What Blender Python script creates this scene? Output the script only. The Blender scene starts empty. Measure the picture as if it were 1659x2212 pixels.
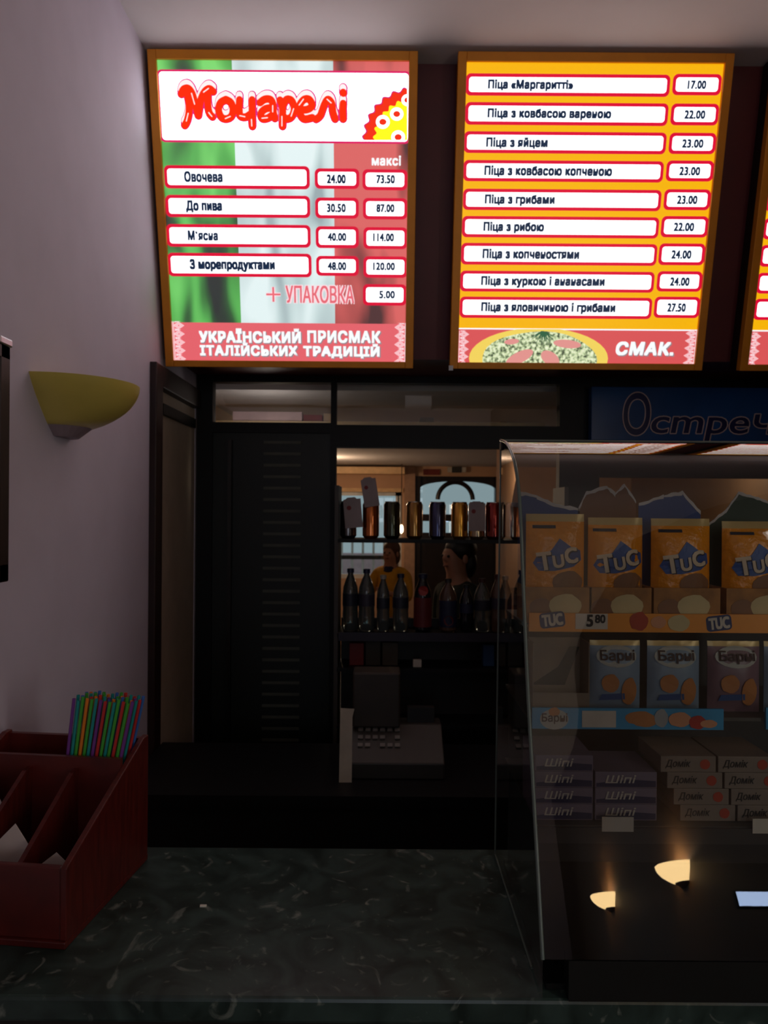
import bpy, bmesh, math, random
from mathutils import Vector, Matrix, Euler
random.seed(7)
PI = math.pi
SC = bpy.context.scene
COL = SC.collection

# ------------------------------------------------------------------ camera, world, lights, exposure
Z0 = 1.62                       # eye height
F = 1600.0                      # focal length in pixels of the 1659 x 2212 frame
ROLL = math.radians(0.42)
cd = bpy.data.cameras.new('camera'); cam = bpy.data.objects.new('camera', cd); COL.objects.link(cam)
cd.sensor_fit = 'VERTICAL'; cd.sensor_height = 36.0; cd.lens = 36.0 * F / 2212
cam.matrix_world = Matrix.Translation((0, 0, Z0)) @ Matrix.Rotation(PI / 2, 4, 'X') @ Matrix.Rotation(ROLL, 4, 'Z')
cd.clip_start = 0.02; cd.clip_end = 100
cd.dof.use_dof = True; cd.dof.focus_distance = 0.85; cd.dof.aperture_fstop = 13.0
SC.camera = cam
SC.view_settings.view_transform = 'Standard'
SC.view_settings.look = 'None'
SC.view_settings.gamma = 1.0
SC.view_settings.exposure = 0.0
SC.view_settings.use_curve_mapping = False

wd = bpy.data.worlds.new('sky'); SC.world = wd; wd.use_nodes = True
bg = wd.node_tree.nodes['Background']
bg.inputs['Color'].default_value = (0.31, 0.40, 0.44, 1); bg.inputs['Strength'].default_value = 0.9

def area(name, loc, rot, sx, sy, power, col):
    l = bpy.data.lights.new(name, 'AREA'); l.shape = 'RECTANGLE'; l.size = sx; l.size_y = sy
    l.energy = power; l.color = col
    o = bpy.data.objects.new(name, l); COL.objects.link(o); o.location = loc; o.rotation_euler = rot
    return o
# unseen fill lights added for the front room and the room beyond the glazing
def point(name, loc, power, col, r=0.06):
    l = bpy.data.lights.new(name, 'POINT'); l.energy = power; l.color = col; l.shadow_soft_size = r
    o = bpy.data.objects.new(name, l); COL.objects.link(o); o.location = loc; return o
area('seating_fill', (0.4, -2.6, 3.15), (0, 0, 0), 1.2, 0.6, 1.5, (1.0, 0.90, 0.72))  # unseen warm fill added to lift the front room
area('rear_fill', (0.3, -4.7, 2.0), (PI / 2, 0, 0), 1.8, 1.4, 10.5, (0.76, 0.87, 1.0))  # unseen cool fill added behind the camera for general brightness
point('back_room_fill', (-0.62, 7.6, 1.95), 10.0, (1.0, 0.72, 0.46))  # hidden fill added to brighten the far wall and ceiling
area('side_streak_fill', (1.635, -0.12, 1.75), (0, PI / 2, 0), 1.5, 0.34, 7.5, (1.0, 0.92, 0.82))  # unseen strip light added to draw streaks on the cans
point('ledge_fill', (-0.55, 3.46, 1.98), 0.9, (1.0, 0.84, 0.76), 0.03)  # hidden fill added to light the ledge cartons from the front
point('back_room_fill_near', (-0.70, 4.9, 2.05), 1.8, (1.0, 0.76, 0.54))  # hidden fill added for the near half of the back room
point('back_room_fill_right', (2.6, 6.0, 2.0), 4.0, (1.0, 0.76, 0.54))  # weaker fill added, hidden off to the right

# ------------------------------------------------------------------ pixel helpers (photo pixel -> point of the place)
CR, SR = math.cos(ROLL), math.sin(ROLL)
def ray(px, py):
    dx, dy = px - 829.5, py - 1106.0
    return Vector(((dx * CR + dy * SR) / F, 1.0, -(-dx * SR + dy * CR) / F))
def at(px, py, Y):
    r = ray(px, py); return Vector((r.x * Y, Y, Z0 + r.z * Y))
def X_at(px, Y, py=1106): return at(px, py, Y).x
def Z_at(py, Y, px=830): return at(px, py, Y).z

# ------------------------------------------------------------------ materials
def lin(c):
    c = c / 255.0
    return c / 12.92 if c <= 0.04045 else ((c + 0.055) / 1.055) ** 2.4
def L(rgb): return tuple(lin(c) for c in rgb)
MC = {}
def mat(name, rgb, rough=0.55, metal=0.0, vary=0.12, scale=14.0, bump=0.0, spec=0.5, alpha=1.0, trans=0.0):
    if name in MC: return MC[name]
    m = bpy.data.materials.new(name); m.use_nodes = True; nt = m.node_tree
    b = nt.nodes['Principled BSDF']
    b.inputs['Roughness'].default_value = rough; b.inputs['Metallic'].default_value = metal
    b.inputs['Specular IOR Level'].default_value = spec
    c = L(rgb)
    tc = nt.nodes.new('ShaderNodeTexCoord'); n = nt.nodes.new('ShaderNodeTexNoise')
    n.inputs['Scale'].default_value = scale; n.inputs['Detail'].default_value = 5
    nt.links.new(tc.outputs['Object'], n.inputs['Vector'])
    r = nt.nodes.new('ShaderNodeValToRGB')
    r.color_ramp.elements[0].position = 0.3; r.color_ramp.elements[1].position = 0.7
    r.color_ramp.elements[0].color = tuple(x * (1 - vary) for x in c) + (1,)
    r.color_ramp.elements[1].color = tuple(min(1, x * (1 + vary)) for x in c) + (1,)
    nt.links.new(n.outputs['Fac'], r.inputs['Fac']); nt.links.new(r.outputs['Color'], b.inputs['Base Color'])
    if bump:
        bp = nt.nodes.new('ShaderNodeBump'); bp.inputs['Strength'].default_value = bump; bp.inputs['Distance'].default_value = 0.01
        nt.links.new(n.outputs['Fac'], bp.inputs['Height']); nt.links.new(bp.outputs['Normal'], b.inputs['Normal'])
    if trans: b.inputs['Transmission Weight'].default_value = trans
    MC[name] = m; return m
def glow(name, rgb, k=1.0, base=0.35):
    """backlit print: gives off its own light"""
    if name in MC: return MC[name]
    m = bpy.data.materials.new(name); m.use_nodes = True; b = m.node_tree.nodes['Principled BSDF']
    c = L(rgb)
    b.inputs['Base Color'].default_value = tuple(x * base for x in c) + (1,)
    b.inputs['Roughness'].default_value = 0.35
    b.inputs['Emission Color'].default_value = c + (1,); b.inputs['Emission Strength'].default_value = k
    MC[name] = m; return m
def thin_glass(name, tint=(0.93, 0.96, 0.95), ior=1.5, rough=0.0):
    if name in MC: return MC[name]
    m = bpy.data.materials.new(name); m.use_nodes = True; nt = m.node_tree
    nt.nodes.remove(nt.nodes['Principled BSDF']); out = nt.nodes['Material Output']
    fr = nt.nodes.new('ShaderNodeFresnel'); fr.inputs['IOR'].default_value = ior
    tr = nt.nodes.new('ShaderNodeBsdfTransparent'); tr.inputs['Color'].default_value = tuple(tint) + (1,)
    gl = nt.nodes.new('ShaderNodeBsdfGlossy'); gl.inputs['Roughness'].default_value = rough
    mx = nt.nodes.new('ShaderNodeMixShader')
    # both faces of the pane reflect: 2F / (1 + F)
    a = nt.nodes.new('ShaderNodeMath'); a.operation = 'ADD'; a.inputs[1].default_value = 1.0; nt.links.new(fr.outputs[0], a.inputs[0])
    dv = nt.nodes.new('ShaderNodeMath'); dv.operation = 'DIVIDE'; nt.links.new(fr.outputs[0], dv.inputs[0]); nt.links.new(a.outputs[0], dv.inputs[1])
    tw = nt.nodes.new('ShaderNodeMath'); tw.operation = 'MULTIPLY'; tw.inputs[1].default_value = 2.0; nt.links.new(dv.outputs[0], tw.inputs[0])
    nt.links.new(tw.outputs[0], mx.inputs[0]); nt.links.new(tr.outputs[0], mx.inputs[1]); nt.links.new(gl.outputs[0], mx.inputs[2])
    nt.links.new(mx.outputs[0], out.inputs['Surface'])
    MC[name] = m; return m
def wood(name, c1, c2, rough=0.4, sc=(3, 30, 3)):
    if name in MC: return MC[name]
    m = mat(name, c1, rough); nt = m.node_tree
    n = [x for x in nt.nodes if x.type == 'TEX_NOISE'][0]; tc = [x for x in nt.nodes if x.type == 'TEX_COORD'][0]
    mp = nt.nodes.new('ShaderNodeMapping'); mp.inputs['Scale'].default_value = sc
    nt.links.new(tc.outputs['Object'], mp.inputs['Vector']); nt.links.new(mp.outputs[0], n.inputs['Vector'])
    n.inputs['Scale'].default_value = 4
    r = [x for x in nt.nodes if x.type == 'VALTORGB'][0]
    r.color_ramp.elements[0].color = L(c1) + (1,); r.color_ramp.elements[1].color = L(c2) + (1,)
    return m
def marble(name):
    m = mat(name, (40, 48, 44), 0.28); nt = m.node_tree
    n = [x for x in nt.nodes if x.type == 'TEX_NOISE'][0]; tc = [x for x in nt.nodes if x.type == 'TEX_COORD'][0]
    n.inputs['Scale'].default_value = 9; n.inputs['Detail'].default_value = 10; n.inputs['Distortion'].default_value = 1.6
    r = [x for x in nt.nodes if x.type == 'VALTORGB'][0]; e = r.color_ramp.elements
    e[0].position = 0.36; e[0].color = L((28, 42, 38)) + (1,); e[1].position = 0.62; e[1].color = L((54, 72, 68)) + (1,)
    v = nt.nodes.new('ShaderNodeTexNoise'); v.inputs['Scale'].default_value = 16; v.inputs['Detail'].default_value = 8; v.inputs['Distortion'].default_value = 2.5
    nt.links.new(tc.outputs['Object'], v.inputs['Vector'])
    r2 = nt.nodes.new('ShaderNodeValToRGB'); q = r2.color_ramp.elements
    q[0].position = 0.60; q[0].color = (0, 0, 0, 1); q[1].position = 0.76; q[1].color = (1, 1, 1, 1)
    nt.links.new(v.outputs['Fac'], r2.inputs['Fac'])
    mx = nt.nodes.new('ShaderNodeMixRGB'); mx.inputs['Color2'].default_value = L((120, 128, 120)) + (1,)
    nt.links.new(r2.outputs['Color'], mx.inputs['Fac']); nt.links.new(r.outputs['Color'], mx.inputs['Color1'])
    nt.links.new(mx.outputs[0], nt.nodes['Principled BSDF'].inputs['Base Color'])
    return m

# ------------------------------------------------------------------ mesh helpers
class MB:
    def __init__(s): s.v = []; s.f = []
    def add(s, pts, faces, m=0):
        k = len(s.v); s.v += [tuple(p) for p in pts]; s.f += [([k + i for i in f], m) for f in faces]; return s
    def poly(s, pts, m=0): return s.add(pts, [list(range(len(pts)))], m)
    def box(s, c, d, m=0, rot=None):
        P = [Vector((x * d[0] / 2, y * d[1] / 2, z * d[2] / 2)) for x in (-1, 1) for y in (-1, 1) for z in (-1, 1)]
        if rot: R = Euler(rot).to_matrix(); P = [R @ p for p in P]
        P = [p + Vector(c) for p in P]
        return s.add(P, [(0, 1, 3, 2), (4, 6, 7, 5), (0, 4, 5, 1), (2, 3, 7, 6), (0, 2, 6, 4), (1, 5, 7, 3)], m)
    def bx(s, x0, x1, y0, y1, z0, z1, m=0): return s.box(((x0 + x1) / 2, (y0 + y1) / 2, (z0 + z1) / 2), (abs(x1 - x0), abs(y1 - y0), abs(z1 - z0)), m)
    def prism(s, pts, d, m=0):
        n = len(pts); d = Vector(d); A = [Vector(p) for p in pts]; B = [p + d for p in A]
        return s.add(A + B, [list(range(n))[::-1], list(range(n, 2 * n))] + [(i, (i + 1) % n, n + (i + 1) % n, n + i) for i in range(n)], m)
    def lathe(s, prof, n=20, c=(0, 0, 0), m=0, mats=None):
        P = []; k = len(prof)
        for r, z in prof:
            for i in range(n):
                a = 2 * PI * i / n; P.append((c[0] + r * math.cos(a), c[1] + r * math.sin(a), c[2] + z))
        for j in range(k - 1):
            mm = mats[j] if mats else m
            fs = [(j * n + i, j * n + (i + 1) % n, (j + 1) * n + (i + 1) % n, (j + 1) * n + i) for i in range(n)]
            if j == 0: s.add(P, fs, mm); base = len(s.v) - len(P)
            else: s.f += [([base + q for q in f], mm) for f in fs]
        s.f.append(([base + i for i in range(n)][::-1], mats[0] if mats else m))
        s.f.append(([base + (k - 1) * n + i for i in range(n)], mats[-1] if mats else m))
        return s
    def tube(s, pts, r, n=8, m=0, cap=True):
        P = []; pts = [Vector(p) for p in pts]; k = len(pts)
        rr = r if isinstance(r, (list, tuple)) else [r] * k
        up = None
        for i, p in enumerate(pts):
            t = (pts[min(i + 1, k - 1)] - pts[max(i - 1, 0)]).normalized()
            if up is None: up = Vector((0, 0, 1)) if abs(t.z) < 0.9 else Vector((1, 0, 0))
            a = t.cross(up).normalized(); b = a.cross(t).normalized(); up = b
            for q in range(n):
                w = 2 * PI * q / n; P.append(p + a * math.cos(w) * rr[i] + b * math.sin(w) * rr[i])
        fs = [(j * n + i, j * n + (i + 1) % n, (j + 1) * n + (i + 1) % n, (j + 1) * n + i) for j in range(k - 1) for i in range(n)]
        if cap: fs += [list(range(n))[::-1], [(k - 1) * n + i for i in range(n)]]
        return s.add(P, fs, m)
    def ball(s, c, r, n=10, m=0):
        r = r if isinstance(r, (tuple, list)) else (r, r, r)
        P = [(c[0], c[1], c[2] - r[2])]
        for j in range(1, n):
            t = PI * j / n - PI / 2
            for i in range(2 * n):
                a = PI * i / n; P.append((c[0] + r[0] * math.cos(t) * math.cos(a), c[1] + r[1] * math.cos(t) * math.sin(a), c[2] + r[2] * math.sin(t)))
        P.append((c[0], c[1], c[2] + r[2])); w = 2 * n; fs = []
        for i in range(w):
            fs.append((0, 1 + (i + 1) % w, 1 + i)); fs.append((len(P) - 1, 1 + (n - 2) * w + i, 1 + (n - 2) * w + (i + 1) % w))
        for j in range(n - 2):
            for i in range(w): fs.append((1 + j * w + i, 1 + j * w + (i + 1) % w, 1 + (j + 1) * w + (i + 1) % w, 1 + (j + 1) * w + i))
        return s.add(P, fs, m)
    def build(s, name, mats, parent=None, smooth=None, bevel=0.0, recalc=True):
        me = bpy.data.meshes.new(name); me.from_pydata(s.v, [], [f for f, _ in s.f])
        mats = mats if isinstance(mats, (list, tuple)) else [mats]
        for q in mats: me.materials.append(q)
        for p, (_, mi) in zip(me.polygons, s.f): p.material_index = mi
        if recalc:
            b = bmesh.new(); b.from_mesh(me); bmesh.ops.recalc_face_normals(b, faces=b.faces); b.to_mesh(me); b.free()
        if smooth:
            for p in me.polygons: p.use_smooth = True
            me.set_sharp_from_angle(angle=math.radians(smooth))
        o = bpy.data.objects.new(name, me); COL.objects.link(o)
        if parent: o.parent = parent
        if bevel:
            md = o.modifiers.new('bevel', 'BEVEL'); md.width = bevel; md.segments = 2; md.limit_method = 'ANGLE'
        return o
def tag(o, label, cat, group=None):
    o['label'] = label; o['category'] = cat
    if group: o['group'] = group
    return o
def thing(name, label, cat, loc, rot=(0, 0, 0), group=None):
    o = bpy.data.objects.new(name, None); COL.objects.link(o); o.location = loc; o.rotation_euler = rot
    o.empty_display_size = 0.05
    return tag(o, label, cat, group)
def struct(o): o['kind'] = 'structure'; return o
def plabel(o, s): o['label'] = s; return o

TXT = {}
def text2d(body, bold=0.0, shear=0.0, space=1.0):
    k = (body, bold, shear, space)
    if k in TXT: return TXT[k]
    cu = bpy.data.curves.new('t', 'FONT'); cu.body = body; cu.offset = bold; cu.shear = shear; cu.space_character = space
    cu.resolution_u = 3; cu.dimensions = '2D'; cu.fill_mode = 'BOTH'
    ob = bpy.data.objects.new('t', cu); COL.objects.link(ob)
    dg = bpy.context.evaluated_depsgraph_get(); me = bpy.data.meshes.new_from_object(ob.evaluated_get(dg))
    v = [(p.co.x, p.co.y) for p in me.vertices]; f = [list(p.vertices) for p in me.polygons]
    bpy.data.objects.remove(ob); bpy.data.curves.remove(cu); bpy.data.meshes.remove(me)
    TXT[k] = (v, f); return TXT[k]
def put_text(mb, body, box, fn, m=0, bold=0.0, shear=0.0, space=1.0, lift=0.0):
    if bold:
        d = bold * 1.0 * (box[3] - box[1]); h = d * 1.0
        for kp, (kx, kz) in enumerate(((-1, -1), (1, -1), (-1, 1), (1, 1), (0, 0), (-1, 0), (1, 0))):
            put_text(mb, body, (box[0] + d * (1 + kx), box[1] + h * (1 + kz), box[2] - d * (1 - kx), box[3] - h * (1 - kz)), fn, m, 0.0, shear, space, kp * 0.00004)
        return mb
    """fit text in box=(x0,z0,x1,z1); fn maps (x,z) to a 3-D point"""
    v, f = text2d(body, 0.0, shear, space)
    xs = [a for a, _ in v]; ys = [b for _, b in v]; ax, bx_, ay, by = min(xs), max(xs), min(ys), max(ys)
    P = [fn(box[0] + (a - ax) / (bx_ - ax) * (box[2] - box[0]), box[1] + (b - ay) / (by - ay) * (box[3] - box[1])) for a, b in v]
    P = [(p[0], p[1] - lift, p[2]) for p in P]     # copies that thicken the letters never lie in one plane
    return mb.add(P, f, m)
def rrect(x0, z0, x1, z1, r, n=5):
    P = []
    for cx, cz, a0 in ((x1 - r, z1 - r, 0), (x0 + r, z1 - r, PI / 2), (x0 + r, z0 + r, PI), (x1 - r, z0 + r, 1.5 * PI)):
        for i in range(n + 1):
            a = a0 + PI / 2 * i / n; P.append((cx + r * math.cos(a), cz + r * math.sin(a)))
    return P

# ------------------------------------------------------------------ the setting
WX = -0.835                     # left wall plane
CZ = Z0 + 1.586                 # ceiling
BY0, BZ0 = 2.78, Z0 + 0.54      # bottom line of the menu boards
BY1, BZ1 = 2.535, Z0 + 1.575    # top line
TILT = math.atan2(BY0 - BY1, BZ1 - BZ0)
PY = 3.30                       # glazed partition behind the counter
plaster = mat('mauve_plaster', (204, 196, 214), 0.8, vary=0.04, scale=6, bump=0.02)
ceil_m = mat('ceiling_paint', (212, 207, 208), 0.85, vary=0.03, scale=5)
peach = mat('peach_plaster', (206, 168, 138), 0.8, vary=0.05, scale=3)
maroon = mat('maroon_laminate', (92, 16, 24), 0.45, vary=0.08)
black = mat('black_aluminium', (12, 12, 14), 0.5, vary=0.1, spec=0.3)
darkwood = wood('dark_stained_wood', (52, 24, 20), (34, 16, 14), 0.45)
tile = mat('grey_floor_tile', (96, 90, 84), 0.5, vary=0.1, scale=3)
brownwall = mat('brown_panelling', (120, 94, 70), 0.6, vary=0.08, scale=4)

struct(MB().bx(-0.98, 3.1, -5.1, 9.2, -0.1, 0).build('floor', tile))
struct(MB().bx(-0.98, 3.1, -5.1, PY + 0.12, CZ, CZ + 0.1).build('ceiling', ceil_m))
DY0, DY1, DZ1 = 2.70, 3.27, Z_at(836, 2.72)   # doorway in the left wall
w = MB()
w.bx(WX - 0.14, WX, -5.0, DY0, 0, CZ)
w.bx(WX - 0.14, WX, DY0, DY1, DZ1, CZ)
w.bx(WX - 0.14, WX, DY1, PY + 0.1, 0, CZ)
struct(w.build('wall_left', plaster))
struct(MB().bx(1.66, 1.78, -5.0, 0.5, 0, CZ).build('wall_right', brownwall))
struct(MB().bx(1.78, 3.1, 0.4, 0.5, 0, CZ).build('wall_side', brownwall))
struct(MB().bx(3.0, 3.1, 0.5, 9.0, 0, CZ).build('wall_far', brownwall))
wb = MB()
wb.bx(-0.98, 1.78, -5.1, -5.0, 0, CZ)
struct(wb.build('wall_behind', plaster))

# unseen window frame added on the right wall around the can streak light
w2 = MB(); wy0, wy1, wz0_, wz1_ = -0.32, 0.08, 0.97, 2.53
for a in ((wy0, wy0 + 0.03, wz0_, wz1_), (wy1 - 0.03, wy1, wz0_, wz1_), (wy0 + 0.03, wy1 - 0.03, wz0_, wz0_ + 0.03), (wy0 + 0.03, wy1 - 0.03, wz1_ - 0.03, wz1_)): w2.bx(1.62, 1.66, a[0], a[1], a[2], a[3])
w3 = MB()  # unseen window frame added so the rear fill doesn't reflect as a blank panel
for a in (-0.62, -0.02, 0.28, 0.58, 1.18): w3.bx(a, a + 0.04, -4.69, -4.64, 1.27, 2.73)
for a in (1.27, 2.2, 2.69): w3.bx(-0.58, 1.18, -4.69, -4.64, a, a + 0.04)
w3.bx(-0.66, 1.26, -5.0, -4.72, 1.2, 1.26)
struct(w3.build('rear_fill_frame', mat('white_pvc', (215, 218, 220), 0.4)))
struct(w2.build('side_fill_frame', mat('white_pvc', (215, 218, 220), 0.4)))

# door in the left wall
grey_door = mat('grey_door_leaf', (200, 182, 162), 0.5, vary=0.06)
c = MB()
c.bx(WX - 0.02, WX + 0.025, DY0 - 0.07, DY0 + 0.01, 0, DZ1 + 0.07)
c.bx(WX - 0.02, WX + 0.025, DY0 + 0.01, DY1 - 0.01, DZ1 - 0.01, DZ1 + 0.07)
d1 = struct(c.build('door_1', darkwood, bevel=0.004))
MB().bx(WX - 0.04, WX - 0.003, DY0 + 0.011, DY1 - 0.002, 0.0, DZ1 - 0.012).build('door_leaf', grey_door, d1)
MB().bx(WX - 0.003, WX + 0.012, DY0 + 0.06, DY1 - 0.04, DZ1 - 0.10, DZ1 - 0.06).build('door_closer_rail', black, d1)

# maroon fascia that carries the boards, tilted with them
def on_board(x, s, out):   # board plane point; out = towards the viewer
    return Vector((x, BY0 - s * math.sin(TILT) - out * math.cos(TILT), BZ0 + s * math.cos(TILT) - out * math.sin(TILT)))
BL = math.hypot(BY0 - BY1, BZ1 - BZ0)
fm = MB(); q = [on_board(-0.83, 0.03, -0.085), on_board(3.0, 0.03, -0.085), on_board(3.0, BL + 0.02, -0.085), on_board(-0.83, BL + 0.02, -0.085)]
fm.prism(q, (0, 0.03, 0))
fm.bx(-0.83, 3.0, BY0 + 0.085, PY + 0.05, Z0 + 0.60, Z0 + 0.62)
struct(fm.build('trim_1', maroon))['label'] = 'maroon fascia behind the menu boards'
struct(MB().bx(WX, 3.0, PY + 0.02, PY + 0.1, Z0 + 0.60, CZ).build('wall_back', maroon))

# glazed partition: black frame, panes
def zp(py): return Z_at(py, PY)
def xp(px): return X_at(px, PY)
g = MB()
xl0, xl1 = xp(437), xp(461); xm0, xm1 = xp(714), xp(726); xr0, xr1 = xp(1204), xp(1290)
zt = Z0 + 0.60
g.bx(xl0 - 0.02, xl1, PY - 0.03, PY + 0.03, 0, zt)
g.bx(xm0, xm1, PY - 0.03, PY + 0.03, 0, zt)
g.bx(xr0, xr1, PY - 0.03, PY + 0.03, 0, zt)
g.bx(xl1, xm0, PY - 0.03, PY + 0.03, zp(938), zp(916))
g.bx(xm1, xr0, PY - 0.03, PY + 0.03, zp(968), zp(920))
g.bx(xr1, 3.0, PY - 0.03, PY + 0.03, zp(1028), zt)
g.bx(xl1, 3.0, PY - 0.028, PY + 0.028, zt - 0.03, zt)
fr = struct(g.build('trim_2', black)); fr['label'] = 'black aluminium frame of the glazed partition'
pane = thin_glass('clear_glass')
MB().bx(xl1, xm0, PY - 0.003, PY + 0.003, zp(916), zt - 0.03).build('transom_pane', pane, fr)
MB().bx(xm1, xr0, PY - 0.003, PY + 0.003, zp(920), zt - 0.03).build('transom_pane', pane, fr)
# black shutter door with faint ribs
lv = mat('blackish_green_panel', (10, 19, 15), 0.5, vary=0.1)
rib = mat('dim_rib', (84, 86, 76), 0.6)
sh = struct(MB().bx(xl1, xm0, PY - 0.015, PY + 0.015, 0, zp(938)).build('door_2', lv))
sh['label'] = 'dark green-black door panel with rows of faint ribs'
rb = MB(); k = 0
for i in range(36):
    y = 958 + i * 24.6
    if y > 1830: break
    rb.bx(xp(570), xp(650), PY - 0.019, PY - 0.014, zp(y + 3), zp(y - 3))
o_ = rb.build('rib_strip', rib, sh); o_['kind'] = 'stuff'
MB().bx(xp(500) - 0.008, xp(500) + 0.008, PY - 0.05, PY - 0.015, zp(1650), zp(955)).build('pull_bar', mat('dark_steel', (60, 58, 56), 0.35, 0.9), sh)

# room beyond the partition
RB = 9.0; RC = Z0 + 0.56
def xb(px): return X_at(px, RB)
def zb(py): return Z_at(py, RB)
wx0, wx1, wz0, wz1 = -1.0, xb(868), zb(1250), zb(1062)
dx0, dx1, dz1 = xb(897), xb(1080), zb(1028)
w = MB()
w.bx(-0.98, wx0, RB, RB + 0.15, 0, RC)
w.bx(wx0, wx1, RB, RB + 0.15, wz1, RC); w.bx(wx0, wx1, RB, RB + 0.15, 0, wz0)
w.bx(wx1, dx0, RB, RB + 0.15, 0, RC); w.bx(dx0, dx1, RB, RB + 0.15, dz1, RC)
w.bx(dx1, 3.0, RB, RB + 0.15, 0, RC)
struct(w.build('wall_window', peach))
struct(MB().bx(-0.98, -0.9, PY + 0.12, RB, 0, RC).build('wall_room', peach))
struct(MB().bx(-0.98, 3.1, PY + 0.12, RB + 0.15, RC, RC + 0.08).build('ceiling_room', ceil_m))
tr = MB(); tr.bx(-0.9, xb(872), RB - 0.30, RB, zb(1026), zb(1012)); tr.bx(-0.9, xb(870), RB - 0.05, RB, zb(1063), zb(1055))
struct(tr.build('trim_3', mat('cream_moulding', (232, 196, 150), 0.6)))
# pilaster and post
struct(MB().bx(xb(873), xb(896), RB - 0.06, RB, 0, RC).build('trim_5', mat('darker_peach', (176, 142, 120), 0.8)))  # even peach, darker than the wall plaster
struct(MB().bx(X_at(1076, 4.6), X_at(1090, 4.6), 4.55, 4.68, 0, RC).build('trim_6', peach))['label'] = 'narrow peach post beyond the partition'
white_pl = mat('white_pvc', (215, 218, 220), 0.4)
win = MB()
for a in (wx0, wx1 - 0.05): win.bx(a, a + 0.05, RB + 0.02, RB + 0.08, wz0, wz1)
win.bx(xb(858) - 0.02, xb(858) + 0.02, RB + 0.02, RB + 0.08, wz0, wz1)
win.bx(wx0, wx1, RB + 0.02, RB + 0.08, wz0, wz0 + 0.05); win.bx(wx0, wx1, RB + 0.02, RB + 0.08, wz1 - 0.05, wz1)
w1 = struct(win.build('window_1', white_pl))
MB().bx(wx0, wx1, RB + 0.045, RB + 0.05, wz0, wz1).build('window_pane', pane, w1)
# arched door
dw = wood('dark_door_wood', (40, 26, 22), (28, 18, 16))
d = MB(); ww = dx1 - dx0; cxd = (dx0 + dx1) / 2
d.bx(dx0, dx0 + 0.06, RB - 0.02, RB + 0.1, 0, dz1); d.bx(dx1 - 0.06, dx1, RB - 0.02, RB + 0.1, 0, dz1)
d.bx(dx0 + 0.06, dx1 - 0.06, RB + 0.02, RB + 0.08, 0, zb(1150)); d.bx(dx0 + 0.06, dx1 - 0.06, RB + 0.02, RB + 0.08, zb(1125), zb(1110))
top = [(dx0 + 0.06, dz1), (dx1 - 0.06, dz1)]; a_ = (ww - 0.12) / 2
arc = [(cxd + a_ * math.cos(t), zb(1054) + (zb(1038) - zb(1054)) * math.sin(t)) for t in [PI * i / 16 for i in range(17)]]
for i in range(16):
    (x0, z0), (x1, z1) = arc[i], arc[i + 1]
    d.prism([(x0, RB + 0.02, z0), (x1, RB + 0.02, z1), (x1, RB + 0.02, dz1), (x0, RB + 0.02, dz1)], (0, 0.06, 0))
rr_ = X_at(1022, RB) - X_at(984, RB)
d.tube([(X_at(984, RB) + rr_ * math.cos(t), RB + 0.05, zb(1078) + rr_ * math.sin(t)) for t in [PI * i / 20 for i in range(21)]], 0.028, 8)
d3 = struct(d.build('door_3', dw))
MB().bx(dx0 + 0.06, dx1 - 0.06, RB + 0.045, RB + 0.05, zb(1150), dz1 - 0.02).build('door_pane', pane, d3)
# outside: low pink wall and street ground
struct(MB().bx(-3, 3, RB + 2.0, RB + 2.2, 0, zb(1216)).build('wall_street', mat('pink_render', (222, 190, 196), 0.8)))
struct(MB().bx(-4, 6, RB + 0.15, RB + 6, -0.1, 0).build('floor_street', mat('street_paving', (140, 136, 130), 0.8)))

# ------------------------------------------------------------------ menu boards
MX = lambda o: o
def b_local(px, py):
    """photo pixel -> (x, s) in the tilted board plane"""
    r = ray(px, py); n = Vector((0, -math.cos(TILT), -math.sin(TILT))); p0 = Vector((0, BY0, BZ0)); c0 = Vector((0, 0, Z0))
    t = (p0 - c0).dot(n) / r.dot(n); p = c0 + r * t
    return p.x, (p - p0).dot(Vector((0, -math.sin(TILT), math.cos(TILT))))
gold = mat('gold_painted_aluminium', (224, 142, 24), 0.42, 0.2, vary=0.06)
case_black = mat('box_body_black', (26, 14, 14), 0.6)
W_ = glow('backlit_white', (250, 252, 255), 1.7); W2 = glow('backlit_white_text', (245, 250, 252), 1.0)
YEL = glow('backlit_yellow', (243, 178, 8), 1.0); CRIM = glow('backlit_crimson', (216, 8, 52), 1.0)
RED = glow('backlit_coral_red', (214, 84, 86), 1.0); INK = glow('printed_navy_ink', (16, 38, 66), 1.0)
LRED = glow('logo_red', (240, 44, 8), 1.0); LMAG = glow('logo_magenta_edge', (200, 36, 130), 1.0); LPNK = glow('logo_pink_gloss', (255, 214, 214), 1.1)
SUN = glow('logo_yellow', (255, 238, 20), 1.1); PINK = glow('printed_pink', (226, 104, 116), 1.0)
LACE = glow('printed_lace_white', (246, 214, 220), 1.0)

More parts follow.
